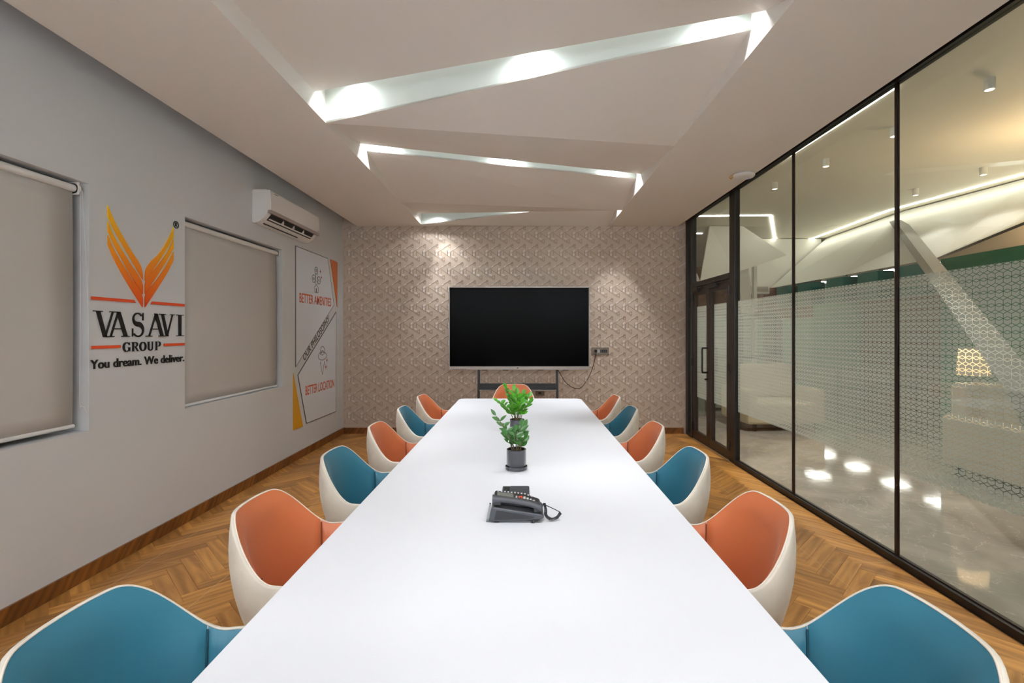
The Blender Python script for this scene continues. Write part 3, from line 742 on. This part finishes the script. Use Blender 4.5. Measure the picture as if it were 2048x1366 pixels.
# ---------------------------------------------------------------- table
def rrect(x0, x1, y0, y1, r, n=8):
    pts = []
    for cx, cy, a in ((x1 - r, y0 + r, -90), (x1 - r, y1 - r, 0), (x0 + r, y1 - r, 90), (x0 + r, y0 + r, 180)):
        for i in range(n + 1):
            t = math.radians(a + 90 * i / n); pts.append((cx + r * math.cos(t), cy + r * math.sin(t)))
    return pts
TX0, TX1, TY0, TY1, TZ = -.634, .588, .35, 4.872, .75
tb = empty('conference_table', ((TX0 + TX1) / 2, (TY0 + TY1) / 2, 0), label='long white conference table running the length of the room', cat='table')
tcx, tcy = tb.location.x, tb.location.y
mb = MB().prism([(x - tcx, y - tcy, TZ - .035) for x, y in rrect(TX0, TX1, TY0, TY1, .07)], (0, 0, .035))
mb.build('tabletop', M_table, tb, bevel=.004)
for y in (1.0, 2.6, 4.2):
    mb = MB()
    mb.box((-.30, y - tcy - .03, 0), (.30, y - tcy + .03, .03)); mb.box((-.05, y - tcy - .03, .03), (.05, y - tcy + .03, .68)); mb.box((-.35, y - tcy - .03, .68), (.35, y - tcy + .03, .715))
    mb.build('pedestal', M_tframe, tb, bevel=.003)

# ---------------------------------------------------------------- tub chairs
HZ, HA, HS = .83, .655, .455
def rim_h(ph):
    a = abs(ph)
    h = HA + (HZ - HA) * (1 - smooth01((a - 19) / 57))
    if a > 95: h = HS + (h - HS) * (1 - smooth01((a - 95) / 45))
    return h
def plan(ph, z, off=0.0):
    """outer surface point at angle ph (0 = back) and height z, moved inwards by off"""
    r = math.radians(ph); s = .60 + .40 * max(0, min(1, (z - .30) / .53)) ** .75
    c, n = math.cos(r), math.sin(r)
    A, B = .275, .288
    x = -(A) * math.copysign(abs(c) ** .92, c) * s; y = B * math.copysign(abs(n) ** .88, n) * s
    L_ = math.hypot(x, y); k = (L_ - off) / L_
    return (x * k, y * k)
def ribbon(ph0, ph1, n, fn): return [fn(ph0 + (ph1 - ph0) * i / n) for i in range(n + 1)]
def chair_meshes(mc, md):
    out = {}
    N = 96; angs = [-180 + 360 * i / N for i in range(N)]
    # shell: outside, rolled rim, inside
    rows = []
    for k in range(13):
        t = k / 12; rows.append([(*plan(a, .30 + (rim_h(a) - .30) * t, -.030 * math.sin(PI * t ** 1.5) * (1 - smooth01((abs(a) - 60) / 70) * .6)), .30 + (rim_h(a) - .30) * t) for a in angs])
    for off, dz in ((.002, .003), (.006, .0045), (.010, .004), (.013, .001)):
        rows.append([(*plan(a, rim_h(a), off), rim_h(a) + dz) for a in angs])
    for k in range(1, 9):
        t = 1 - k / 8; rows.append([(*plan(a, .42 + (rim_h(a) - .42) * t, .015), .42 + (rim_h(a) - .42) * t) for a in angs])
    mb = MB().grid(rows, True)
    mb.poly([(*plan(a, .30), .30) for a in angs][::-1])
    out['shell'] = (mb, M_cream)
    def lining(a0, a1, n, wrinkle, puff):
        rows = []
        for k in range(15):
            t = k / 14; row = []
            for i in range(n + 1):
                a = a0 + (a1 - a0) * i / n; top = rim_h(a) - .001
                z = top - (top - .45) * t
                e = min(i, n - i) / n * 2
                pf = puff * min(1, (t * 7)) ** .5 * min(1, e * 9 + .15) ** .5
                wr = wrinkle * math.sin(a * 1.15 + t * 2.2) * math.exp(-abs(abs(a) - 70) / 16) * min(1, t * 5)
                o = .0125 + pf * .018 + wr
                row.append((*plan(a, z, o), z + (.004 if k == 0 else 0)))
            rows.append(row)
        return MB().grid(rows)
    out['inner_back'] = (lining(-64, 64, 44, 0, 1.0), mc)
    out['arm_lining'] = (lining(64.5, 142, 40, .0022, .7), mc)
    out['arm_lining.'] = (lining(-142, -64.5, 40, .0022, .7), mc)
    # front apron lining over the seat edge, and the cushion
    rows = []
    for sc_, z in ((.0, .485), (.5, .487), (.8, .484), (.93, .475), (1.0, .458), (1.0, .43)):
        rows.append([(plan(a, .47, .034)[0] * sc_, plan(a, .47, .034)[1] * sc_, z) for a in angs])
    out['seat_cushion'] = (MB().grid(rows, True), mc)
    mb = MB().tube([(*plan(a, rim_h(a), .0115), rim_h(a) + .003) for a in [-142 + 284 * i / 120 for i in range(121)]], .0026, 6)
    out['piping'] = (mb, M_piping)
    for sgn, nm in ((1, 'seam'), (-1, 'seam.')):
        pts = []
        for i in range(20):
            t = .02 + .96 * i / 19; top = rim_h(64); z = top - (top - .46) * t; pts.append((*plan(sgn * 64.3, z, .0215), z))
        out[nm] = (MB().tube(pts, .0028, 5), md)
    return out
BASE = {}
def chair(color):
    mc, md = (M_teal, M_teal_d) if color == 'teal' else (M_orange, M_orange_d)
    r = empty('tub_chair')
    for nm, (mb, m) in chair_meshes(mc, md).items():
        mb.build(nm.rstrip('.'), m, r, smooth=True)
    MB().lathe([(.0, .30), (.06, .30), (.06, .285), (.03, .28), (.03, .07), (.05, .05), (.05, .03), (0, .03)], seg=24).build('column', M_chairbase, r, smooth=True, angle=40)
    for i in range(4):
        a = PI / 4 + i * PI / 2; c, s = math.cos(a), math.sin(a)
        mb = MB().tube([(c * .02, s * .02, .05), (c * .14, s * .14, .040), (c * .26, s * .26, .022)], [.02, .016, .012], 8)
        lgo = mb.build('leg', M_chairbase, r, smooth=True)
        MB().lathe([(0, 0), (.016, 0), (.016, .012), (0, .014)], (c * .26, s * .26, 0), 12).build('glide', M_dark, lgo)
    return r
def dup(o, parent=None):
    c = o.copy(); C.objects.link(c)
    if parent: c.parent = parent
    for ch in o.children: dup(ch, c)
    return c
protos = {}
ordn = ['nearest the camera', 'second from the camera', 'third from the camera', 'fourth from the camera', 'fifth from the camera', 'farthest from the camera']
used = set()
def place(color, x, y, rz, label, group):
    if color not in protos: protos[color] = chair(color)
    o = protos[color] if color not in used else dup(protos[color])
    used.add(color); o.location = (x, y, 0); o.rotation_euler = (0, 0, rz)
    tag(o, label, 'chair', group)
    return o
CX_L, CX_R = -.688, .612
ys_l = [1.0, 1.69, 2.38, 3.07, 3.76, 4.45]; ys_r = [1.0, 1.67, 2.37, 3.08, 3.76, 4.42]
rot_l = [0, 0, 0, 0, 2, -3]; rot_r = [0, 0, 0, 0, 0, 0]
for i in range(6):
    col = 'teal' if i % 2 == 0 else 'orange'
    place(col, CX_L, ys_l[i], math.radians(rot_l[i]), '%s tub chair with cream shell on the blinds side, %s' % (col, ordn[i]), 'tub chairs around the table')
    place(col, CX_R, ys_r[i], PI + math.radians(rot_r[i]), '%s tub chair with cream shell on the glass wall side, %s' % (col, ordn[i]), 'tub chairs around the table')
place('orange', -.10, 5.18, -PI / 2, 'orange tub chair at the far head of the table before the television', 'tub chairs around the table')

# ---------------------------------------------------------------- plants
def leaf_mesh(L_, Wd, curl):
    mb = MB(); rows = []; n = 7; Wd *= 1.12
    for i in range(n + 1):
        t = i / n; w = Wd * math.sin(PI * min(1, t * .98 + .01)) ** .75 * (1 - .25 * t)
        z = curl * t * t * L_
        rows.append([(t * L_, -w / 2, z + w * .18), (t * L_, 0, z), (t * L_, w / 2, z + w * .18)])
    mb.grid(rows); return mb
def plant(loc, pr, ph, label, mleaf, stems, fresh):
    r = empty('potted_plant', loc, label=label, cat='plant', group='potted plants on the table')
    pot = MB().lathe([(0, .006), (pr * .93, .006), (pr, .012), (pr, ph), (pr - .004, ph + .002), (pr - .008, ph), (pr - .008, ph - .02), (0, ph - .02)], seg=40).build('pot', M_pot, r, smooth=True, angle=35)
    MB().lathe([(0, 0), (pr + .001, 0), (pr + .006, .004), (pr + .006, .017), (pr + .003, .019), (pr + .0005, .012), (0, .008)], seg=40).build('saucer', M_pot, r, smooth=True, angle=35)
    MB().lathe([(0, ph - .008), (pr * .4, ph - .009), (pr * .8, ph - .012), (pr - .008, ph - .013)], seg=24).build('soil', M_soil, r, smooth=True)
    for (bx, by, tx_, ty_, tz_, np_, ls, lw, side) in stems:
        P = catmull([(bx, by, ph - .015), (bx + (tx_ - bx) * .25, by + (ty_ - by) * .25, ph + tz_ * .38), (bx + (tx_ - bx) * .6, by + (ty_ - by) * .6, ph + tz_ * .72), (tx_, ty_, ph + tz_)], 6)
        st = MB().tube(P, [.0032 - .002 * i / len(P) for i in range(len(P))], 6).build('stem', M_stem, r, smooth=True)
        d = Vector((tx_ - bx, ty_ - by, 0)); d = d.normalized() if d.length > .001 else Vector((1, 0, 0))
        sd = Vector((-d.y, d.x, 0)) if side == 0 else Vector((1, 0, 0))
        for i in range(np_):
            t = .30 + .70 * i / max(1, np_ - 1); q = P[min(len(P) - 1, int(t * (len(P) - 1)))]
            for s in ((-1, 1) if i < np_ - 1 else (0,)):
                dirv = (sd * s + Vector((0, 0, .55 + .3 * random.random())) + d * .45 * random.random()).normalized() if s else ((P[-1] - P[-4]).normalized())
                k_ = (ls * (1.0 - .2 * abs(t - .55)) * random.uniform(.85, 1.15))
                mb = leaf_mesh(k_, lw * random.uniform(.85, 1.15), random.uniform(-.25, .1))
                o = mb.build('leaf', mleaf, r, smooth=True, fixn=False)
                z_ = Vector((random.uniform(-.3, .3), -.75 + random.uniform(-.35, .35), .65))   # blades lean towards the open side
                x_ = dirv; y_ = z_.cross(x_).normalized(); z_ = x_.cross(y_).normalized()
                o.matrix_local = Matrix(((x_.x, y_.x, z_.x, q.x), (x_.y, y_.y, z_.y, q.y), (x_.z, y_.z, z_.z, q.z), (0, 0, 0, 1)))
    return r
plant((-.030, 2.365, TZ), .048, .098, 'sparse dark green potted plant in charcoal pot nearer the phone', M_leaf2,
      [(-.018, 0, -.10, -.01, .165, 5, .042, .019, 1), (.005, .0, .022, -.01, .115, 4, .05, .026, 1), (.01, .01, .035, .02, .10, 4, .052, .028, 0),
       (-.008, -.01, -.045, -.03, .075, 3, .05, .027, 0), (.018, -.012, .04, -.035, .06, 3, .05, .026, 0), (-.02, .012, -.05, .03, .085, 3, .045, .022, 1), (0, 0, -.005, -.02, .09, 3, .05, .026, 1)], 0)
plant((-.036, 3.256, TZ), .050, .082, 'bushy bright green potted plant nearer the television', M_leaf1,
      [(-.014, 0, -.075, -.02, .215, 8, .048, .026, 0), (.0, .005, .0, .0, .17, 6, .05, .028, 0), (.012, .0, .075, .0, .15, 6, .05, .028, 0),
       (-.02, .01, -.13, .01, .12, 6, .045, .024, 1), (.02, -.01, .085, -.02, .125, 6, .045, .026, 1), (.0, -.015, .03, -.05, .12, 6, .048, .026, 0),
       (-.005, .0, -.04, -.04, .10, 5, .048, .026, 0), (.005, .02, .04, .05, .16, 6, .048, .026, 0), (-.012, .0, -.02, .02, .19, 6, .05, .028, 1)], 1)

# ---------------------------------------------------------------- phone
ph = empty('desk_phone', (-.021, 1.78, TZ), label='charcoal desk telephone with handset and coiled cord on the table', cat='telephone')
def xz(prof, y0, y1, name, m, parent, bevel=.002):
    mb = MB().prism([(x, y0, z) for x, z in prof], (0, y1 - y0, 0)); return mb.build(name, m, parent, bevel=bevel)
xz([(-.098, .006), (-.088, .052), (-.080, .056), (.088, .030), (.098, .022), (.092, .014), (.06, .010), (-.08, .004)], -.085, .085, 'body', M_phone, ph, .004)
xz([(-.078, .012), (-.070, .044), (.065, .022), (.05, .015)], -.0865, -.084, 'side_speaker', M_phone_d, ph, 0)
xz([(-.082, .0558), (-.085, .066), (-.078, .072), (.030, .060), (.082, .041), (.088, .034)], -.038, .085, 'keypad_deck', M_phone_d, ph, .003)
# handset
P = catmull([(-.085, -.064, .080), (-.06, -.064, .079), (0, -.064, .072), (.045, -.064, .064), (.088, -.064, .048)], 6)
rows = []
for i, p in enumerate(P):
    t = i / (len(P) - 1); hw = .020 + .003 * math.cos(2 * PI * t); hh = .009 + .004 * abs(2 * t - 1) ** 2
    rows.append([(p.x, p.y + hw * math.copysign(abs(math.cos(a)) ** .6, math.cos(a)), p.z + hh * math.copysign(abs(math.sin(a)) ** .6, math.sin(a))) for a in [2 * PI * j / 16 for j in range(16)]])
mb = MB().grid(rows, True); mb.poly(rows[0]); mb.poly(rows[-1][::-1])
hs = mb.build('handset', M_phone, ph, smooth=True)
for x0, x1, z0, z1 in ((-.085, -.055, .060, .076), (.060, .086, .034, .050)):
    MB().box((x0, -.080, z0), (x1, -.048, z1)).build('handset_cup', M_phone_d, hs, bevel=.004)
def deck_z(x): return .072 + (x + .078) / (.108) * (-.012) if x < .03 else .060 + (x - .03) / .052 * (-.019)
MB().prism([(-.072, 0, deck_z(-.072) + .0005), (-.012, 0, deck_z(-.012) + .0005), (-.012, .05, deck_z(-.012) + .0005), (-.072, .05, deck_z(-.072) + .0005)], (0, 0, .003)).build('display', M_lcd, ph)
def key(x, y, m, s=.0042):
    z = deck_z(x); MB().box((x - s, y - s * .8, z - .001), (x + s, y + s * .8, z + .0035)).build('key', m, ph)
for i in range(11): key(-.070 + i * .0125, .074, M_key, .003)
for i in range(4):
    for j in range(3): key(.028 + i * .0115, -.018 + j * .016 + .01, M_key)
for j in range(3): key(-.001, -.012 + j * .018, M_key, .003)
MB().box((.006, .028, deck_z(.01) - .001), (.021, .033, deck_z(.01) + .002)).build('message_light', M_red, ph)
key(.010, .012, M_red, .003); key(.019, .012, M_red, .003)
MB().box((-.078, -.075, 0), (-.062, -.060, .006)).box((-.078, .060, 0), (-.062, .075, .006)).box((.05, -.075, 0), (.062, -.06, .012)).box((.05, .06, 0), (.062, .075, .012)).build('rubber_foot', M_dark, ph)
xz([(-.108, 0), (-.096, 0), (-.090, .062), (-.096, .064)], -.07, -.055, 'acrylic_support', M_acryl, ph, 0)
def coil(path, R, turns, r, seg=6):
    P = catmull(path, 40); n = len(P); pts = []
    for i, p in enumerate(P):
        t = (P[min(i + 1, n - 1)] - P[max(i - 1, 0)]).normalized(); a = t.cross(Vector((0, .3, 1))).normalized(); b = t.cross(a)
        an = 2 * PI * turns * i / n; pts.append(p + a * math.cos(an) * R + b * math.sin(an) * R)
    return MB().tube(pts, r, seg)
cd = coil([(.098, -.055, .062), (.103, -.06, .04), (.104, -.062, .020), (.122, -.065, .008), (.143, -.06, .012), (.156, -.05, .026)], .0048, 34, .0014)
cd.tube(catmull([(.156, -.05, .028), (.13, -.03, .036), (.095, .0, .044)], 6), .0015, 6)
cd.tube([(.085, -.064, .046), (.098, -.055, .062)], .002, 6)
cd.build('coiled_cord', M_phone_d, ph, smooth=True)
MB().tube([(.092, -.05, .018), (.072, -.075, .010), (.055, -.088, .007)], .006, 8).build('line_plug', M_phone_d, ph, smooth=True)

ph.location.y = 1.761; ph.scale = (1, .78, 1)

# table power box behind the phone
pb = empty('table_socket_box', (-.028, 2.0, TZ), label='flat dark flip-lid socket box lying on the table behind the phone', cat='socket box')
MB().box((-.057, -.085, 0), (.057, .085, .006)).build('frame', M_phone, pb, bevel=.002)
MB().box((-.022, -.08, .006), (.052, .08, .0085)).build('lid', M_phone, pb, bevel=.001)
MB().box((-.050, -.07, .006), (-.026, .07, .007)).build('socket_recess', M_dark, pb)
MB().box((.044, .066, .0085), (.048, .07, .0092)).build('latch', M_dark, pb)

# ---------------------------------------------------------------- television on stand
tv = empty('television', (-.042, 6.27, .929), label='large black flat television with thin silver frame', cat='television')
w2, th_ = .915, 1.079
mb = MB()
mb.box((-w2, 0, 0), (w2, .06, .045)); mb.box((-w2, 0, th_ - .014), (w2, .06, th_)); mb.box((-w2, 0, .045), (-w2 + .014, .06, th_ - .014)); mb.box((w2 - .014, 0, .045), (w2, .06, th_ - .014))
mb.build('bezel', M_bezel, tv, bevel=.003)
MB().box((-w2 + .014, .008, .045), (w2 - .014, .02, th_ - .014)).build('screen', M_screen, tv)
MB().box((-w2 + .02, .02, .03), (w2 - .02, .075, th_ - .02)).build('rear_case', M_dark, tv)
for i in range(8): MB().box((-.86 + i * .022, -.001, .008), (-.848 + i * .022, .001, .014)).build('button', M_dark, tv)
for x in (-.45, -.18, .28, .6): MB().box((x - .035, .01, -.008), (x + .035, .04, 0)).build('vent_slot', M_dark, tv)
MB().box((-.03, -.0012, .018), (-.01, .001, .03)).build('sensor', M_dark, tv)
sd = empty('television_stand', (-.06, 6.36, 0), label='grey steel trolley stand with shelf carrying the television', cat='stand')
for s, x in ((-1, -.523), (1, .523)):
    MB().prism([(x - .016, 0, .06), (x + .016, 0, .06), (x + .016 - s * .008, 0, .85), (x + .016 - s * .008, 0, 1.7), (x - .016 - s * .008, 0, 1.7), (x - .016 - s * .008, 0, .85)], (0, .035, 0)).build('upright', M_stand, sd)
    MB().box((x - .02, -.20, .05), (x + .02, .24, .08)).build('foot_rail', M_stand, sd, bevel=.004)
    for yy in (-.17, .21):
        MB().tube([(x - .012, yy, .025), (x + .012, yy, .025)], .025, 16).build('caster', M_dark, sd)
MB().box((-.50, -.02, .665), (.50, .0, .745)).build('cross_panel', M_stand, sd, bevel=.002)
MB().box((-.50, -.10, .655), (.50, .02, .667)).build('shelf', M_bezel, sd, bevel=.002)
MB().box((-.52, .0, .10), (.52, .03, .14)).build('crossbar', M_stand, sd)
MB().box((-.4, -.004, 1.25), (.4, .0, 1.65)).build('mount_plate', M_stand, sd)
# wall sockets and cable
so = empty('wall_socket', (1.085, YB, 1.152), label='bronze wide socket and switch plate right of the television', cat='socket')
MB().box((-.122, -.012, -.052), (.122, 0, .052)).build('plate', M_plate, so, bevel=.003)
for i in range(4): MB().box((.0 + i * .025, -.016, -.02), (.022 + i * .025, -.012, .022)).build('switch', M_stand, so, bevel=.001)
MB().box((-.045, -.015, -.022), (-.004, -.012, .022)).build('switch', M_bezel, so, bevel=.001)
so2 = empty('wall_socket', (.242, YB, .57), label='brown socket box low on the wallpaper behind the head chair', cat='socket')
MB().box((-.062, -.03, -.037), (.062, 0, .037)).build('plate', M_plate, so2, bevel=.003)
MB().box((-.02, -.033, -.015), (.02, -.03, .015)).build('switch', M_dark, so2)
cb = empty('power_cable', (1.02, YB - .016, 1.155), label='black power cable hanging from the socket to the television', cat='cable')
MB().tube([(0, 0, 0), (0, -.035, 0)], .02, 16).build('plug', M_cable, cb, smooth=True, angle=40)
pth = catmull([(0, -.03, -.008), (-.005, -.036, -.06), (-.03, -.06, -.15), (-.075, -.12, -.27), (-.16, -.19, -.41), (-.25, -.26, -.49), (-.36, -.32, -.47), (-.45, -.37, -.40), (-.51, -.40, -.31), (-.54, -.42, -.26), (-.55, -.43, -.237)], 8)
MB().tube(pth, .0045, 6).build('cord', M_cable, cb, smooth=True)

# ceiling access point
ap = empty('access_point', (2.06, 4.51, H), label='round white wireless access point on the ceiling near the door', cat='access point')
MB().lathe([(0, 0), (.072, 0), (.075, -.006), (.098, -.012), (.1, -.022), (.09, -.034), (.06, -.040), (0, -.041)], seg=40).build('housing', M_white_pl, ap, smooth=True, angle=50)
MB().box((.04, -.004, -.042), (.055, .004, -.0395)).build('indicator', M_blue, ap)
MB().tube(catmull([(-.08, .0, -.004), (-.11, -.01, -.02), (-.13, .0, -.035), (-.115, .005, -.045), (-.10, .0, -.03), (-.12, -.01, -.055)], 6), .004, 6).build('wire', M_wire, ap)

# ---------------------------------------------------------------- hall beyond the glass
struct(MB().box((XR + .0, YF, -.12), (14, 20, 0)).build('hall_floor', M_marble))
struct(MB().box((XR + .06, YF, TOP), (14, 20, TOP + .1)).build('hall_ceiling', M_hall_ceil))
fw = struct(MB().box((2.36, 20, 0), (14, 20.1, TOP)).build('hall_wall_far', M_hall_green))
MB().box((2.5, 19.95, 2.0), (12, 20, TOP)).build('wood_cladding', M_brownwood, fw)
struct(MB().box((14, YF, 0), (14.1, 20, TOP)).build('hall_wall_side', M_brownwood))
struct(MB().box((2.20, YB + .14, -.1), (2.36, 20, TOP)).build('hall_wall_near', M_hall_white))
def strip(pts, label, w=.035):
    o = empty('led_strip', pts[0], label=label, cat='light', group='linear ceiling lights in the hall')
    p0 = Vector(pts[0])
    for a, b in zip(pts[:-1], pts[1:]):
        a, b = Vector(a) - p0, Vector(b) - p0; t = (b - a).normalized(); n = Vector((-t.y, t.x, 0)) * w / 2
        MB().prism([a - n, b - n, b + n, a + n], (0, 0, -.012)).build('diffuser', M_led, o)
    return o
zc = TOP - .001
strip([(3.0, 3.9, zc), (3.0, 4.43, zc), (2.98, 5.55, zc), (2.93, 5.8, zc)], 'long ceiling light strip close behind the top of the glass wall')
strip([(2.6, 8.25, zc), (4.2, 8.18, zc), (5.43, 10.4, zc), (5.15, 10.46, zc)], 'angled ceiling light strip seen above the door')
strip([(6.22, 11.5, zc), (5.95, 7.85, zc), (6.26, 6.04, zc), (6.6, 4.2, zc), (6.8, 2.6, zc)], 'long ceiling light strip above the slanted white bulkhead')
strip([(2.45, 9.6, zc), (3.6, 9.7, zc)], 'short ceiling light strip behind the faceted white screen')
strip([(2.45, 11.6, zc), (3.6, 11.6, zc)], 'farthest short ceiling light strip behind the faceted screen')
pos = [(3.647, 3.776), (3.596, 4.68), (3.47, 5.53), (3.34, 6.40), (5.55, 5.82), (5.44, 6.69)]
desc = ['first hall downlight behind the glass, nearest the camera', 'second hall downlight in the row behind the glass', 'third hall downlight in the row behind the glass',
        'fourth and farthest hall downlight in the near row', 'nearer hall downlight by the long light strip', 'farther hall downlight by the long light strip']
for (x, y), d in zip(pos, desc):
    o = empty('ceiling_downlight', (x, y, TOP), label='white cylindrical ' + d, cat='light', group='cylindrical downlights in the hall')
    MB().lathe([(0, 0), (.036, 0), (.036, -.09), (.030, -.09), (.030, -.082), (0, -.082)], seg=24).build('housing', M_hall_white, o, smooth=True, angle=40)
    MB().lathe([(0, -.0825), (.029, -.0825), (.029, -.084), (0, -.084)], seg=20).build('lens', M_lens, o)
# slanted bulkhead
lo = [(5.2, 10.15, 2.34), (5.2, 7.85, 2.34), (5.2, 6.1, 2.345), (5.2, 5.0, 2.565), (5.2, 3.6, 2.86), (5.2, 2.0, 3.1)]
hi = [(6.38, 10.15, 3.385), (6.2, 7.85, 3.385), (6.47, 6.1, 3.385), (6.7, 5.0, 3.385), (6.95, 3.6, 3.385), (7.2, 2.0, 3.385)]
mb = MB().grid([lo, hi]); mb.grid([[(x + .05, y, z + .03) for x, y, z in lo], [(x + .05, y, z) for x, y, z in hi]])
hb = struct(mb.build('hall_bulkhead', M_hall_white))
MB().prism([(5.23, 6.1, 2.30), (5.23, 2.0, 2.30), (5.23, 2.0, 3.08), (5.23, 3.6, 2.84), (5.23, 5.0, 2.545), (5.23, 6.1, 2.33)], (.03, 0, 0)).build('lower_panel', M_hall_beige, hb)
struct(MB().box((4.45, 10.2, 2.34), (6.3, 10.26, 3.38)).build('hall_end_panel', M_hall_white))
w = Vector((.17, 0, 0)); v = Vector((0, .12, 0)); rows = []
for a in (Vector((5.95, 7.73, 3.21)), Vector((3.39, 3.27, 1.01)), Vector((3.2, 2.6, 0))): rows.append([a, a + w, a + w + v, a + v])
mb = MB().grid(rows, True); mb.poly(rows[0]); mb.poly(rows[-1][::-1])
struct(mb.build('hall_slanted_beam', M_hall_grey))
for i, (x, y) in enumerate([(11.8, 13.6), (11.8, 15.3), (11.9, 17.2), (11.9, 19.0), (9.9, 16.2), (10.1, 18.2)]):
    o = empty('ceiling_light_panel', (x, y, TOP), cat='light', group='far ceiling light panels in the hall', label='bright ceiling light panel far across the hall behind the frosted glass')
    MB().box((-.32, -.32, -.02), (.32, .32, 0)).build('frame', M_hall_white, o)
    MB().box((-.3, -.3, -.024), (.3, .3, -.02)).build('diffuser', M_panel, o)
fs = MB()
P = [(2.5, 8.6, 3.38), (3.49, 9.0, 3.39), (4.1, 9.0, 3.39), (5.0, 9.15, 2.87), (3.98, 9.0, 2.53), (3.24, 8.8, 2.34), (2.5, 8.7, 2.45)]
fs.prism([P[1], P[2], P[3], P[4]], (0, .04, 0)); fs.prism([P[1], P[4], P[5]], (0, .04, 0)); fs.prism([P[0], (3.1, 8.75, 2.6), P[5], P[6]], (0, .04, 0))
fso = fs.build('faceted_screen', M_hall_white); tag(fso, 'white faceted screen hanging from the hall ceiling above the door', 'screen')
# teal fins and green wall
tf_y = [9.25, 8.51, 7.67, 6.92, 6.12]
for i, y in enumerate(tf_y):
    o = empty('hanging_box', (5.08, y, 1.9), label='teal box hanging below the white bulkhead in the hall, %s from the door' % ['first', 'second', 'third', 'fourth', 'fifth'][i], cat='box', group='teal hanging boxes in the hall')
    MB().box((0, 0, 0), (.24, .42, .40)).build('shell', M_tealfin, o, bevel=.004)
    MB().box((.17, .18, .40), (.20, .21, .47)).build('hanger', M_hall_white, o)
struct(MB().box((5.06, 2.2, 0), (5.16, 5.85, 2.30)).build('hall_wall_green', M_greenband))
# air grille, wood block, white post by the far end
cg = empty('ceiling_cassette', (4.9, 9.9, 2.20), label='white ducted air unit with grey grille at the end of the hall', cat='air conditioner')
MB().box((-.22, 0, 0), (.16, .25, .17)).build('casing', M_hall_white, cg, bevel=.004)
for i in range(6): MB().box((-.19, -.006, .05 + i * .017), (.13, .0, .058 + i * .017)).build('slat', M_bezel, cg)
struct(MB().box((4.50, 9.4, 0), (4.56, 9.5, 2.7)).build('hall_post', M_hall_white))
struct(MB().prism([(4.15, 9.45, 2.75), (4.42, 9.45, 2.75), (4.5, 9.45, 1.7), (4.35, 9.45, 1.7)], (0, .1, 0)).build('hall_slanted_post', M_hall_white))
struct(MB().box((3.3, 11.0, 1.9), (4.6, 11.06, 2.9)).build('hall_wood_panel', M_brownwood))
struct(MB().box((5.05, 10.05, .0), (5.4, 10.15, 2.34)).build('hall_wood_pier', M_brownwood))
# seating seen through the film
def sofa(loc, rz, w, label):
    r = empty('lounge_sofa', loc, rz, label=label, cat='sofa', group='beige sofas in the hall')
    MB().box((-w / 2, -.40, .10), (w / 2, .40, .40)).build('seat', M_sofa, r, bevel=.03)
    MB().box((-w / 2, .22, .40), (w / 2, .42, .92)).build('backrest', M_sofa, r, bevel=.05)
    for s in (-1, 1):
        MB().box((s * w / 2 - .08, -.40, .10), (s * w / 2 + .08, .42, .60)).build('armrest', M_sofa, r, bevel=.04)
    for sx in (-1, 1):
        for sy in (-1, 1): MB().box((sx * w / 2 * .9 - .02, sy * .34 - .02, 0), (sx * w / 2 * .9 + .02, sy * .34 + .02, .1)).build('leg', M_dark, r)
sofa((4.62, 4.45, 0), math.radians(0), .66, 'beige lounge sofa nearest the camera behind the frosted glass')
sofa((3.75, 7.3, 0), math.radians(4), 1.0, 'farther beige lounge sofa behind the frosted glass')
fl_ = empty('floor_lamp', (4.80, 5.15, 0), label='slim floor lamp with warm lit shade behind the near sofa', cat='lamp')
MB().lathe([(0, 0), (.14, 0), (.14, .02), (.012, .03), (.012, 1.02), (0, 1.02)], seg=20).build('pole', M_black, fl_)
MB().lathe([(.10, .96), (.14, .96), (.12, 1.24), (.08, 1.24)], seg=24).build('lamp_shade', M_ledw, fl_, smooth=True)
# dark framed glazed screen at the far side of the hall
gs = empty('glazed_screen', (4.2, 8.6, 0), label='dark framed glazed screen at the far side of the hall', cat='screen')
for x in (-.9, -.3, .3): MB().box((x - .03, 0, 0), (x + .03, .06, 1.75)).build('upright', M_black, gs)
for z in (.02, .95, 1.70): MB().box((-.9, 0, z), (.3, .06, z + .05)).build('rail', M_black, gs)
MB().box((-.87, .025, .07), (.27, .035, 1.70)).build('glass_pane', M_glass, gs)
